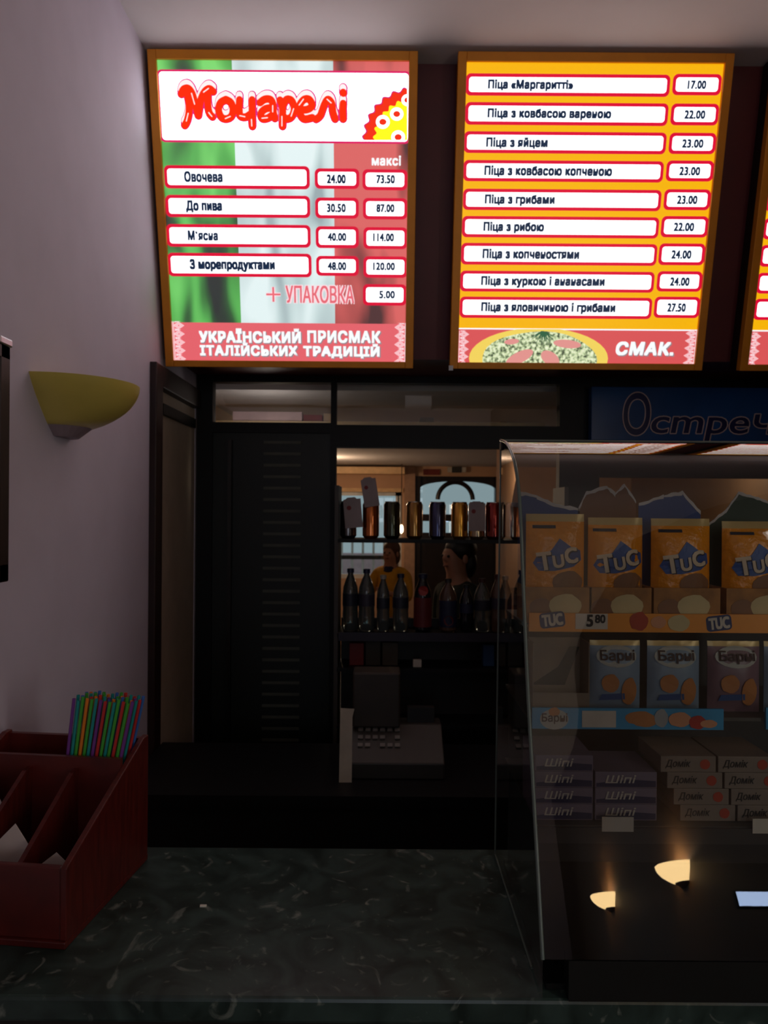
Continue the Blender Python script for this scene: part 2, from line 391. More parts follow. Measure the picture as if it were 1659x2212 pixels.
def flag_mat():
    m = glow('printed_flag', (200, 200, 200), 1.0); nt = m.node_tree; b = nt.nodes['Principled BSDF']
    tc = nt.nodes.new('ShaderNodeTexCoord'); sp = nt.nodes.new('ShaderNodeSeparateXYZ'); nt.links.new(tc.outputs['Object'], sp.inputs[0])
    mp = nt.nodes.new('ShaderNodeMapping'); mp.inputs['Rotation'].default_value = (0, math.radians(-38), 0); mp.inputs['Scale'].default_value = (1, 1, 0.28)
    nt.links.new(tc.outputs['Object'], mp.inputs['Vector'])
    n = nt.nodes.new('ShaderNodeTexNoise'); n.inputs['Scale'].default_value = 7.5; n.inputs['Detail'].default_value = 1.5; n.inputs['Distortion'].default_value = 0.5
    nt.links.new(mp.outputs[0], n.inputs['Vector'])
    def ramp(stops, interp='LINEAR'):
        r = nt.nodes.new('ShaderNodeValToRGB'); r.color_ramp.interpolation = interp; e = r.color_ramp.elements
        while len(e) < len(stops): e.new(0.5)
        for k, (p, c) in enumerate(stops): e[k].position = p; e[k].color = c + (1,)
        return r
    gr = ramp([(0.36, L((20, 36, 34))), (0.44, L((30, 84, 40))), (0.54, L((78, 172, 76))), (0.66, L((116, 214, 106)))])
    wh = ramp([(0.34, L((150, 168, 172))), (0.46, L((192, 212, 212))), (0.58, L((226, 242, 242)))])
    rd = ramp([(0.32, L((70, 34, 36))), (0.42, L((160, 66, 64))), (0.52, L((216, 94, 92)))])
    for r in (gr, wh, rd): nt.links.new(n.outputs['Fac'], r.inputs['Fac'])
    def thr(v):
        t = nt.nodes.new('ShaderNodeMath'); t.operation = 'GREATER_THAN'; t.inputs[1].default_value = v; nt.links.new(sp.outputs[0], t.inputs[0]); return t
    return m, nt, b, (gr, wh, rd), thr

def lightbox(px_l, px_r, name_label, xs=None):
    """px_l/px_r: bottom-left/right pixels; returns empty at bottom centre and helpers"""
    xl, xr = xs if xs else (b_local(*px_l)[0], b_local(*px_r)[0])
    xc = (xl + xr) / 2
    e = thing('menu_lightbox', name_label, 'menu board', (xc, BY0, BZ0), (TILT, 0, 0), 'backlit menu boards above the counter')
    hw = (xr - xl) / 2; t = 0.030
    f = MB()
    f.bx(-hw, -hw + t, -0.012, 0.02, 0, BL); f.bx(hw - t, hw, -0.012, 0.02, 0, BL)
    f.bx(-hw + t, hw - t, -0.012, 0.02, 0, t * 0.8); f.bx(-hw + t, hw - t, -0.012, 0.02, BL - t, BL)
    f.build('frame', gold, e, bevel=0.002)
    MB().bx(-hw + 0.004, hw - 0.004, 0.0201, 0.085, 0.004, BL - 0.004).build('housing', case_black, e)
    return e, xc, hw, t
class Print:
    def __init__(s, xc): s.xc = xc
    def loc(s, px, py): x, z = b_local(px, py); return x - s.xc, z
    def rect(s, x0, y0, x1, y1):
        # y grows downwards in the photograph
        a = s.loc(x0, (y0 + y1) / 2)[0]; b = s.loc(x1, (y0 + y1) / 2)[0]; m = (x0 + x1) / 2
        return a, s.loc(m, y1)[1], b, s.loc(m, y0)[1]
def plate(parent, P, box, name, edge=0.0112, lay=0.0, r=0.017, mats=(CRIM, W_)):
    x0, z0, x1, z1 = P.rect(*box); m = MB()
    m.prism([(x, -0.001 - lay, z) for x, z in rrect(x0, z0, x1, z1, r)], (0, 0.001, 0), 0)
    e = edge
    m.prism([(x, -0.0018 - lay, z) for x, z in rrect(x0 + e, z0 + e, x1 - e, z1 - e, max(r - e * 0.6, 0.005))], (0, 0.0008, 0), 1)
    return m.build(name, list(mats), parent, recalc=True)
def words(parent, P, body, box, name='lettering', m=INK, lay=0.0024, bold=0.052, shear=0.0, space=1.08):
    x0, z0, x1, z1 = P.rect(*box)
    mb = MB(); put_text(mb, body, (x0, z0, x1, z1), lambda x, z: (x, -lay, z), 0, bold, shear, space)
    return mb.build(name, m, parent, recalc=False)
def lace(parent, P, x0, y0, x1, y1, flip=1):
    a, z0, b, z1 = P.rect(x0, y0, x1, y1); mb = MB(); n = 5; h = (z1 - z0) / n; y = -0.0016
    inner, outer = (a, b) if flip < 0 else (b, a)      # outer side is the panel edge
    wd = inner - outer
    for k in range(3):
        xx = outer + wd * (0.02 + 0.09 * k); mb.poly([(xx, y, z0), (xx + wd * 0.05, y, z0), (xx + wd * 0.05, y, z1), (xx, y, z1)])
    for i in range(n):
        cz = z0 + (i + 0.5) * h
        for k in range(4):
            f = 0.92 - 0.2 * k; cx = outer + wd * 0.56
            ring = [(cx + wd * 0.42 * f * math.cos(t), y, cz + h * 0.5 * f * math.sin(t)) for t in (0, PI / 2, PI, 1.5 * PI)]
            f2 = f - 0.14; r2 = [(cx + wd * 0.42 * f2 * math.cos(t), y, cz + h * 0.5 * f2 * math.sin(t)) for t in (0, PI / 2, PI, 1.5 * PI)]
            for q in range(4): mb.poly([ring[q], ring[(q + 1) % 4], r2[(q + 1) % 4], r2[q]])
        mb.poly([(outer + wd * 0.3, y, cz + h * 0.5 - h * 0.16), (outer + wd * 0.72, y, cz + h * 0.5), (outer + wd * 0.3, y, cz + h * 0.5 + h * 0.16 if i < n - 1 else z1)])
    return mb.build('lace_ornament', LACE, parent, recalc=False)
def stroke(mb, pts, r, y, m):
    """flat round-ended brush stroke in the board plane"""
    S = []
    for i in range(len(pts) - 1):            # catmull-rom
        p0, p1, p2, p3 = pts[max(i - 1, 0)], pts[i], pts[i + 1], pts[min(i + 2, len(pts) - 1)]
        for k in range(6):
            t = k / 6
            S.append(tuple(0.5 * (2 * p1[j] + (p2[j] - p0[j]) * t + (2 * p0[j] - 5 * p1[j] + 4 * p2[j] - p3[j]) * t * t + (3 * p1[j] - p0[j] - 3 * p2[j] + p3[j]) * t ** 3) for j in (0, 1)))
    S.append(pts[-1]); n = len(S)
    for i, (x, z) in enumerate(S):
        mb.poly([(x + r * math.cos(2 * PI * q / 12), y, z + r * math.sin(2 * PI * q / 12)) for q in range(12)], m)
        if i:
            a, b = Vector(S[i - 1]), Vector((x, z)); t = b - a
            if t.length > 1e-6:
                nn = Vector((-t.y, t.x)).normalized() * r
                mb.poly([(a.x + nn.x, y, a.y + nn.y), (b.x + nn.x, y, b.y + nn.y), (b.x - nn.x, y, b.y - nn.y), (a.x - nn.x, y, a.y - nn.y)], m)

# --- board 1: flag board with the logo plate
e, xc, hw, t = lightbox((360, 796), (892, 799), 'backlit menu board with flag background and red logo, leftmost, against the wall')
P = Print(xc)
m, nt, b, (gr, wh, rd), thr = flag_mat()
t1 = thr(P.loc(512, 450)[0]); t2 = thr(P.loc(722, 450)[0])
mx1 = nt.nodes.new('ShaderNodeMixRGB'); nt.links.new(t1.outputs[0], mx1.inputs[0]); nt.links.new(gr.outputs[0], mx1.inputs[1]); nt.links.new(wh.outputs[0], mx1.inputs[2])
mx2 = nt.nodes.new('ShaderNodeMixRGB'); nt.links.new(t2.outputs[0], mx2.inputs[0]); nt.links.new(mx1.outputs[0], mx2.inputs[1]); nt.links.new(rd.outputs[0], mx2.inputs[2])
nt.links.new(mx2.outputs[0], b.inputs['Emission Color'])
bz = P.loc(620, 698)[1]
MB().bx(-hw + t, hw - t, 0.0, 0.0195, bz, BL - t).build('flag_panel', m, e)
bn = MB().bx(-hw + t, hw - t, -0.0002, 0.0195, t * 0.8, bz).build('banner', glow('backlit_pink_red', (224, 98, 106), 1.0), e)
SHD = glow('printed_text_shade', (150, 132, 138), 1.0)
def banner_words(bn, body, box, bold, shear=0.0):
    words(bn, P, body, (box[0] + 1.5, box[1] + 1.5, box[2] + 2.5, box[3] + 2.5), 'lettering_shade', SHD, 0.0012, bold, shear, 1.12)
    words(bn, P, body, box, 'lettering', W2, 0.002, bold, shear, 1.12)
for w_, b4 in (('УКРАЇНСЬКИЙ', (430, 709, 650, 741)), ('ПРИСМАК', (664, 714, 822, 741)), ('ІТАЛІЙСЬКИХ', (432, 740, 643, 769)), ('ТРАДИЦІЙ', (655, 742, 820, 774))): banner_words(bn, w_, b4, 0.05)
lace(bn, P, 370, 694, 402, 784, 1); lace(bn, P, 850, 698, 882, 790, -1)
lp = plate(e, P, (343, 152, 886, 309), 'logo_plate', 0.007, r=0.016, mats=(glow('logo_plate_edge', (214, 30, 96), 1.0), glow('logo_plate_white', (250, 252, 255), 3.0)))
SX, SY = 3.016, 3.016
def cp(x, y): return P.loc(350 + x / SX, 160 + y / SY)
letters = [
 [(128, 122), (142, 92), (172, 86), (198, 120), (218, 190), (238, 262)], [(168, 130), (178, 190), (176, 250), (164, 300), (150, 326)],
 [(238, 262), (252, 170), (276, 112), (308, 88), (334, 106)], [(300, 120), (300, 190), (310, 245), (330, 270)],
 [(418, 158), (382, 180), (370, 228), (388, 272), (418, 284), (450, 270), (464, 228), (452, 180), (418, 158)],
 [(506, 160), (504, 220), (512, 265), (545, 272), (575, 255)], [(588, 160), (588, 230), (588, 290), (590, 332)],
 [(640, 178), (672, 156), (710, 160), (726, 200), (726, 240), (736, 280)], [(724, 212), (676, 218), (646, 248), (656, 282), (692, 278), (722, 256)],
 [(770, 162), (786, 210), (786, 270), (786, 332)], [(788, 196), (812, 158), (846, 166), (862, 220), (846, 268), (816, 284), (792, 268)],
 [(898, 226), (950, 222), (978, 196), (960, 158), (926, 158), (898, 196), (898, 246), (926, 284), (980, 276)],
 [(1004, 286), (1032, 262), (1056, 196), (1080, 158), (1106, 182), (1114, 240), (1128, 284)],
 [(1180, 184), (1178, 230), (1180, 284)], [(1180, 112), (1182, 116)]]
k_ = (cp(1000, 200)[0] - cp(0, 200)[0]) / 1000
lg = MB()
for st in letters:
    for dy in (8, -7, -22): stroke(lg, [cp(x, y + dy) for x, y in st], 29 * k_, -0.0024, 0)
for st in letters: stroke(lg, [cp(x - 2, y - 22) for x, y in st], 22 * k_, -0.0029, 1)
for st in letters: stroke(lg, [cp(x, y + 10) for x, y in st], 23 * k_, -0.0034, 2)
for st in letters:
    if len(st) > 3: stroke(lg, [cp(x - 4, y + 8) for x, y in st[len(st) // 2:len(st) // 2 + 2]], 3.6 * k_, -0.0039, 1)
lg.build('logo_lettering', [LMAG, LPNK, LRED], lp, recalc=False)
# pizza drawing: red scalloped crust, yellow face, white rings with red centres
pz = MB(); cx, cy, R0 = 897, 302, 107
def clipr(x, y): return min(x, 879.5), min(y, 303)
def fan(R, am, nw, y, m, a0=94, a1=181):
    pts = [(cx + (R + am * math.sin(nw * a)) * math.cos(a), cy - (R + am * math.sin(nw * a)) * math.sin(a)) for a in [math.radians(a0 + (a1 - a0) * i / 90) for i in range(91)]]
    pts = [clipr(*p) for p in pts] + [(879.5, 303)]
    pz.poly([(P.loc(*p)[0], y, P.loc(*p)[1]) for p in pts], m)
fan(R0 + 5, 3.6, 29, -0.0024, 0); fan(R0 + 2, 3.6, 29, -0.0028, 1); fan(R0 - 19, 3.4, 29, -0.0032, 2)
for (x, y, r) in ((827, 264, 15), (857, 247, 14.5), (880, 217, 13), (860, 297, 15)):
    for rr, mi, ly in ((r, 3, 0.0036), (r * 0.45, 1, 0.0040)):
        pts = [clipr(x + rr * math.cos(a) * (1.15 if mi == 1 else 1), y + rr * math.sin(a)) for a in [2 * PI * i / 24 for i in range(24)]]
        pz.poly([(P.loc(*p)[0], -ly, P.loc(*p)[1]) for p in pts], mi)
pz.build('pizza_drawing', [LMAG, LRED, SUN, W_], lp, recalc=False)
rows1 = [((355, 358, 669, 408), 'Овочева', (398, 370, 481, 394)), ((358, 422, 670, 470), 'До пива', (402, 433, 480, 460)),
         ((360, 485, 671, 534), 'М`ясна', (406, 498, 471, 520)), ((363, 547, 673, 598), 'З морепродуктами', (410, 560, 594, 588))]
for bx_, s_, tb in rows1:
    o = plate(e, P, bx_, 'name_plate'); words(o, P, s_, tb)
pr1 = [((680, 364, 776, 408), '24.00', (706, 377, 747, 397)), ((681, 427, 775, 472), '30.50', (706, 440, 747, 459)),
       ((682, 489, 775, 536), '40.00', (708, 503, 748, 521)), ((683, 553, 775, 596), '48.00', (708, 566, 748, 584)),
       ((783, 366, 880, 411), '73.50', (813, 378, 853, 397)), ((784, 428, 880, 474), '87.00', (813, 441, 852, 459)),
       ((785, 491, 880, 538), '114.00', (806, 504, 851, 522)), ((785, 554, 880, 600), '120.00', (806, 567, 853, 584)),
       ((784, 614, 878, 660), '5.00', (819, 628, 853, 645))]
for bx_, s_, tb in pr1:
    o = plate(e, P, bx_, 'price_plate'); words(o, P, s_, tb)
words(e, P, 'максі', (803, 336, 866, 358), 'heading', W2, 0.001, 0.04)
def plus_word():
    mb = MB()
    x0, z0, x1, z1 = P.rect(617, 617, 765, 655)
    put_text(mb, 'УПАКОВКА', (x0 - 0.002, z0 - 0.003, x1 + 0.002, z1 + 0.003), lambda x, z: (x, -0.0008, z), 0, 0.07)
    put_text(mb, 'УПАКОВКА', (x0, z0, x1, z1), lambda x, z: (x, -0.0014, z), 1, 0.015)
    for (ww_, m, ly) in ((8, 0, 0.0008), (4, 1, 0.0014)):
        for (a, b_, c_, d_) in ((575, 636 - ww_ / 2, 606, 636 + ww_ / 2), (590.5 - ww_ / 2, 620, 590.5 + ww_ / 2, 652)):
            q = P.rect(a, b_, c_, d_); mb.poly([(q[0], -ly, q[1]), (q[2], -ly, q[1]), (q[2], -ly, q[3]), (q[0], -ly, q[3])], m)
    mb.build('packing_lettering', [LACE, PINK], e, recalc=False)
plus_word()

# --- board 2: pizza list
e, xc, hw, t = lightbox((971, 799), (1514, 799), 'yellow backlit menu board with nine pizza names and prices, middle of the row')
X2L = xc - hw; X2R = xc + hw
P = Print(xc)
bz = P.loc(1250, 712)[1]
def pizza_list(e, P, hw, t, bz, written):
    MB().bx(-hw + t, hw - t, 0.0, 0.0195, bz, BL - t).build('list_panel', YEL, e)
    bn = MB().bx(-hw + t, hw - t, -0.0002, 0.0195, t * 0.8, bz).build('banner', RED, e)
    ml = MB(); ml.poly([(-hw + t, -0.0012, bz - 0.002), (hw - t, -0.0012, bz - 0.002), (hw - t, -0.0012, bz + 0.003), (-hw + t, -0.0012, bz + 0.003)])
    ml.build('white_rule', W2, bn, recalc=False)
    return bn
bn = pizza_list(e, P, hw, t, bz, True)
rows2 = [((1006, 160, 1447, 208), (1453, 160, 1558, 206), 'Піца «Маргаритті»', (1054, 1238), '17.00', (1485, 1525)),
 ((1005, 222, 1443, 271), (1449, 224, 1552, 271), 'Піца з ковбасою вареною', (1053, 1320), '22.00', (1478, 1523)),
 ((1002, 285, 1439, 332), (1445, 287, 1546, 333), 'Піца з яйцем', (1050, 1183), '23.00', (1473, 1519)),
 ((1001, 347, 1433, 393), (1439, 347, 1541, 392), 'Піца з ковбасою копченою', (1046, 1322), '23.00', (1467, 1512)),
 ((1000, 409, 1428, 455), (1434, 409, 1534, 454), 'Піца з грибами', (1047, 1198), '23.00', (1462, 1506)),
 ((998, 468, 1423, 514), (1428, 467, 1529, 513), 'Піца з рибою', (1044, 1175), '22.00', (1455, 1499)),
 ((996, 526, 1419, 573), (1423, 526, 1522, 573), 'Піца з копченостями', (1042, 1251), '24.00', (1450, 1493)),
 ((994, 586, 1413, 631), (1419, 586, 1516, 630), 'Піца з куркою і ананасами', (1039, 1306), '24.00', (1447, 1489)),
 ((993, 642, 1408, 688), (1413, 641, 1511, 687), 'Піца з яловичиною і грибами', (1039, 1329), '27.50', (1441, 1481))]
plates2 = []
for nb, pb, s_, (ta, tb), pr, (pa, pb2) in rows2:
    o = plate(e, P, nb, 'name_plate'); plates2.append((o, 'n')); my = (nb[1] + nb[3]) / 2
    words(o, P, s_, (ta, my - 12, tb, my + 14))
    o = plate(e, P, pb, 'price_plate'); plates2.append((o, 'p')); my = (pb[1] + pb[3]) / 2
    words(o, P, pr, (pa, my - 9, pb2, my + 10))
# printed pizza
def pizza_face():
    m = glow('printed_pizza_top', (200, 214, 170), 1.0); nt = m.node_tree; b = nt.nodes['Principled BSDF']
    tc = nt.nodes.new('ShaderNodeTexCoord'); v = nt.nodes.new('ShaderNodeTexNoise'); v.inputs['Scale'].default_value = 95; v.inputs['Detail'].default_value = 4
    nt.links.new(tc.outputs['Object'], v.inputs['Vector']); r = nt.nodes.new('ShaderNodeValToRGB'); el = r.color_ramp.elements
    el.new(0.5); el.new(0.6)
    for k, (p_, c_) in enumerate(((0.34, (50, 62, 48)), (0.45, (150, 168, 126)), (0.53, (206, 220, 172)), (0.66, (240, 246, 214)))): el[k].position = p_; el[k].color = L(c_) + (1,)
    nt.links.new(v.outputs['Fac'], r.inputs['Fac']); nt.links.new(r.outputs[0], b.inputs['Emission Color']); return m
def pell(mb, cx, cy, rx, ry, ly, m, ang=0, n=40, wob=0.0):
    pts = []
    for i in range(n):
        a = 2 * PI * i / n; w_ = 1 + wob * math.sin(5 * a + cx) ; x, y = rx * w_ * math.cos(a), ry * w_ * math.sin(a)
        X, Y = cx + x * math.cos(ang) - y * math.sin(ang), min(cy + x * math.sin(ang) + y * math.cos(ang), 794); pts.append((X, max(Y, 711)))
    mb.poly([(P.loc(*p)[0], -ly, P.loc(*p)[1]) for p in pts], m)
pc = MB()
pell(pc, 1163, 774, 150, 66, 0.002, 0); pell(pc, 1164, 778, 124, 62, 0.0024, 1, wob=0.015)
for (x, y, rx, ry, a) in ((1122, 772, 32, 12, -0.45), (1188, 774, 22, 14, 0.6), (1225, 743, 30, 9, 0.1), (1105, 738, 16, 6, -0.1)): pell(pc, x, y, rx, ry, 0.0028, 2, a)
for i in range(26):
    a = random.uniform(-1.2, 1.2); x0, y0 = 1175 + random.uniform(-6, 6), 716; x1, y1 = x0 + 34 * math.sin(a), y0 + 34 * math.cos(a) * 0.9
    p0, p1 = P.loc(x0, y0), P.loc(x1, y1); pc_r = 0.0022
    dxx, dzz = p1[0] - p0[0], p1[1] - p0[1]; ll = math.hypot(dxx, dzz); nx, nz = -dzz / ll * pc_r, dxx / ll * pc_r
    pc.poly([(p0[0] + nx, -0.0032, p0[1] + nz), (p1[0], -0.0032, p1[1]), (p0[0] - nx, -0.0032, p0[1] - nz)], 3)
pc.build('pizza_picture', [glow('printed_crust', (238, 208, 92), 1.0), pizza_face(), glow('printed_ham', (222, 146, 140), 1.0), glow('printed_dill', (52, 96, 68), 1.0)], bn, recalc=False)
banner_words(bn, 'СМАК.', (1330, 738, 1455, 768), 0.06, 0.12)
lace(bn, P, 985, 714, 1014, 794, 1); lace(bn, P, 1476, 712, 1508, 792, -1)
MB().bx(-hw - 0.004, -hw + 0.012, -0.016, -0.012, -0.006, 0.012).build('corner_clip', white_pl, e)
# --- board 3: only its left strip is in the picture
x3 = b_local(1595, 800)[0]; dX = x3 - X2L
e3, xc3, hw3, t3 = lightbox(None, None, 'yellow backlit menu board cut off at the right edge of the picture', (x3, x3 + 2 * hw))
P3 = Print(xc)
bn3 = pizza_list(e3, P3, hw3, t3, bz, False)
for o, kd in plates2:
    c_ = o.copy(); COL.objects.link(c_); c_.parent = e3
lace(bn3, P, 985, 714, 1014, 794, 1)

# ------------------------------------------------------------------ wall sconces
def sconce(label, loc, rotz, lit=False, group=None):
    """half-bowl uplight; local -X side... the bowl grows along +X from the wall plane x=0"""
    e = thing('wall_sconce', label, 'wall lamp', loc, (0, 0, rotz), group)
    if lit: e.scale = (0.75, 0.75, 0.75)
    mb = MB(); na, nh = 24, 10; H = 0.112
    def pt(h, k, off=0.0):
        a = -PI / 2 + PI * k / na
        A = 0.182 * (1 - 0.54 * h ** 1.25) - off; Pp = 0.192 * math.sqrt(max(0, 1 - (0.93 * h) ** 2)) - off
        return (max(Pp * math.cos(a), 0.0), A * math.sin(a), -H * h)
    P_ = []
    for j in range(nh + 1):
        for k in range(na + 1): P_.append(pt(j / nh, k))
    n1 = len(P_)
    for j in range(nh + 1):
        for k in range(na + 1): P_.append(pt(j / nh, k, 0.006))
    w_ = na + 1; fs = []
    for base in (0, n1):
        for j in range(nh):
            for k in range(na): fs.append((base + j * w_ + k, base + j * w_ + k + 1, base + (j + 1) * w_ + k + 1, base + (j + 1) * w_ + k))
    for k in range(na): fs.append((k, k + 1, n1 + k + 1, n1 + k)); fs.append((nh * w_ + k, nh * w_ + k + 1, n1 + nh * w_ + k + 1, n1 + nh * w_ + k))
    mb.add(P_, fs)
    mb.build('lamp_shade', glow('lit_lamp_glass', (255, 214, 150), 14.0) if lit else mat('yellow_lamp_glass', (206, 186, 92), 0.35, vary=0.05), e, smooth=50)
    if lit:
        b = point('sconce_bulb', (0, 0, 0), 9.0, (1.0, 0.74, 0.44), 0.03); b.parent = e; b.location = (0.10, 0, -0.03)
    mt = MB()
    pts = lambda r, z, x: [(max(0, x * math.cos(-PI / 2 + PI * k / 12)), r * math.sin(-PI / 2 + PI * k / 12), z) for k in range(13)]
    A, B = pts(0.088, -0.108, 0.075), pts(0.050, -0.138, 0.040)
    mt.add(A + B, [list(range(13)), list(range(13, 26))[::-1]] + [(i, i + 1, 14 + i, 13 + i) for i in range(12)] + [(12, 0, 13, 25)])
    mt.bx(0.0, 0.008, -0.05, 0.05, -0.12, -0.02)
    mt.build('wall_mount', mat('painted_mount', (150, 132, 140), 0.5), e)
    return e
sconce('unlit olive-yellow half-bowl wall lamp on the mauve left wall', (WX, 1.918, Z0 + 0.324), 0)
LIT = []
def lit_sconce(y, z, label):
    sconce(label, (1.66, y, z), PI, True, 'lit wall lamps on the right wall')

# picture frame at the left edge
pf = thing('picture_frame', 'dark wooden picture frame on the left wall, cut by the picture edge', 'picture', (WX, 1.24, Z0 + 0.10))
fmm = MB(); y0, y1, z0, z1 = -0.34, 0.352, -0.255, 0.258
for a in ((y0, y0 + 0.04, z0, z1), (y1 - 0.04, y1, z0, z1), (y0, y1, z0, z0 + 0.04), (y0, y1, z1 - 0.04, z1)): fmm.bx(0.002, 0.03, a[0], a[1], a[2], a[3])
fmm.build('frame', wood('frame_wood', (46, 32, 28), (34, 24, 22)), pf, bevel=0.003)
MB().bx(0.002, 0.012, y0 + 0.03, y1 - 0.03, z0 + 0.03, z1 - 0.03).build('backing', mat('frame_print', (150, 140, 130), 0.6), pf)
plabel(MB().bx(0.004, 0.034, y1 - 0.05, y1 + 0.003, z1 - 0.012, z1 + 0.006).build('corner_cap', mat('chrome_cap', (190, 186, 190), 0.25, 0.9), pf, bevel=0.004), 'shiny metal corner cap')

# ------------------------------------------------------------------ counter
CT = Z0 - 0.74
ct = thing('serving_counter', 'dark green-black marble serving counter running across the foreground', 'counter', (0.6, 1.38, 0))
mrb = marble('dark_green_marble')
MB().bx(WX - 0.6, 2.2, 1.125 - 1.38, 1.632 - 1.38, CT - 0.04, CT).build('worktop', mrb, ct, bevel=0.006)
ct.location.x = 0.6
ct.children[0].data.transform(Matrix.Translation((0, 0, 0)))
MB().bx(WX - 0.595, 2.2, 1.15 - 1.38, 1.62 - 1.38, 0, CT - 0.0402).build('front_panel', mat('dark_counter_front', (30, 26, 24), 0.4), ct)
p = at(440, 1958, 1)
def on_counter(px, py):
    r = ray(px, py); t = -0.74 / r.z; return Vector((r.x * t, t, CT))
q = on_counter(439, 1958)
sc = MB().box((0, 0, 0.0011), (0.012, 0.006, 0.002), rot=(0, 0.05, 0.15)).build('paper_scrap', mat('white_scrap', (215, 212, 200), 0.7)); sc.location = q
tag(sc, 'tiny white scrap of paper lying on the marble counter', 'paper scrap')

# ------------------------------------------------------------------ condiment organizer, napkins, straws
mah = wood('dark_red_mahogany', (98, 30, 24), (70, 20, 17), 0.35)
TH = math.radians(-6.1)
og = thing('condiment_organizer', 'dark red wooden tabletop organizer with sloping sides at the left end of the counter', 'organizer', (-0.4955, 1.57, CT), (0, 0, TH))
OW, OD, OB, OF = 0.318, 0.324, 0.265, 0.135
tk = 0.012
def side(x, hb=OB, hf=OF):
    return MB().prism([(x - tk, 0, 0.012), (x - tk, 0, hb), (x - tk, -0.02, hb), (x - tk, -OD, hf), (x - tk, -OD, 0.012)], (tk, 0, 0))
MB().bx(-OW, 0, -OD - 0.004, 0.002, 0, 0.012).build('base', mah, og, bevel=0.002)
side(0).build('side_panel', mah, og, bevel=0.002)
side(-OW + tk).build('side_panel', mah, og, bevel=0.002)
MB().bx(-OW + tk, -tk, -tk, 0, 0.012, OB - 0.005).build('back_panel', mah, og)
MB().bx(-OW + tk, -tk, -OD + 0.002, -OD + 0.014, 0.012, OF).build('front_lip', mah, og, bevel=0.002)
MB().bx(-OW + tk, -tk, -0.105, -0.095, 0.012, OB - 0.018).build('cross_panel', mah, og)
MB().bx(-OW + tk, -tk, -0.0945, -0.0125, 0.10, 0.108).build('compartment_floor', mah, og)
for x in (-0.108, -0.206):
    MB().prism([(x, -0.1055, 0.0125), (x, -0.1055, 0.225), (x, -0.125, 0.222), (x, -OD + 0.015, 0.115), (x, -OD + 0.015, 0.0125)], (0.009, 0, 0)).build('divider', mah, og)
OM = og.matrix_basis.copy() if False else Matrix.Translation(og.location) @ Matrix.Rotation(TH, 4, 'Z')
# napkins: folded sheets standing in the compartments
nap = mat('white_napkin', (205, 190, 186), 0.9, vary=0.05)
def napkin(x, y, rz, tilt, label, sz=0.085, nw=0.080):
    mb = MB()
    for k in range(3):
        o_ = k * 0.0025
        mb.prism([(-nw / 2 + o_, o_, 0), (nw / 2, o_, 0), (nw / 2 - 0.012 * k, o_, sz * 0.8), (0.1 * nw, o_, sz * (1.05 - 0.1 * k)), (-nw / 2, o_, sz * 0.72)], (0, 0.0012, 0))
    o = mb.build('paper_napkin', nap)
    o.matrix_world = OM @ Matrix.Translation((x, y, 0.0135)) @ Matrix.Rotation(rz, 4, 'Z') @ Matrix.Rotation(tilt, 4, 'X')
    tag(o, label, 'napkin', 'folded paper napkins in the organizer'); return o
napkin(-0.062, -0.275, 0.1, -0.12, 'folded white napkin in the right compartment of the wooden organizer', 0.112)
napkin(-0.153, -0.262, -0.05, -0.12, 'folded white napkin in the middle compartment of the wooden organizer', 0.150)
napkin(-0.256, -0.20, 0.08, -0.16, 'tall folded white napkin in the left compartment of the wooden organizer', 0.205)
# straws
sc_ = {'teal': (30, 150, 150), 'green': (70, 170, 60), 'orange': (235, 130, 40), 'violet': (120, 60, 150), 'blue': (60, 110, 190), 'red': (200, 50, 50)}
seq = ['violet', 'blue', 'teal', 'green', 'green', 'orange', 'orange', 'teal', 'green', 'blue', 'teal', 'green', 'violet', 'red', 'red', 'orange', 'green', 'red', 'teal', 'teal', 'green', 'blue', 'red', 'orange', 'green', 'teal']
protos = {}
SL = 0.245
NS = 14
for i in range(NS):
    for row in range(4):
        cc = seq[(i * 2 + row * 7) % len(seq)]
        if cc not in protos:
            mb = MB(); n = 10; ro, ri = 0.0034, 0.0028; R_ = []
            for rr, z in ((ri, 0.0), (ro, 0.0), (ro, SL), (ri, SL)):
                R_ += [(rr * math.cos(2 * PI * k / n), rr * math.sin(2 * PI * k / n), z) for k in range(n)]
            mb.add(R_, [(j * n + k, j * n + (k + 1) % n, ((j + 1) % 4) * n + (k + 1) % n, ((j + 1) % 4) * n + k) for j in range(4) for k in range(n)])
            o = mb.build('drinking_straw', mat('straw_' + cc, sc_[cc], 0.35, vary=0.05), smooth=40); protos[cc] = o
        else:
            o = protos[cc].copy(); COL.objects.link(o)
        fx = i / (NS - 1)
        x = -0.150 + 0.100 * fx; y = -0.080 + 0.017 * row
        lean = 0.11 + 0.10 * fx
        o.matrix_world = OM @ Matrix.Translation((x, y, 0.1085 + random.uniform(0.001, 0.010))) @ Matrix.Rotation(lean, 4, 'Y')
        tag(o, 'one of the %s straws leaning in the bunch in the wooden organizer' % cc, 'straw', '%s drinking straws in the organizer' % cc)

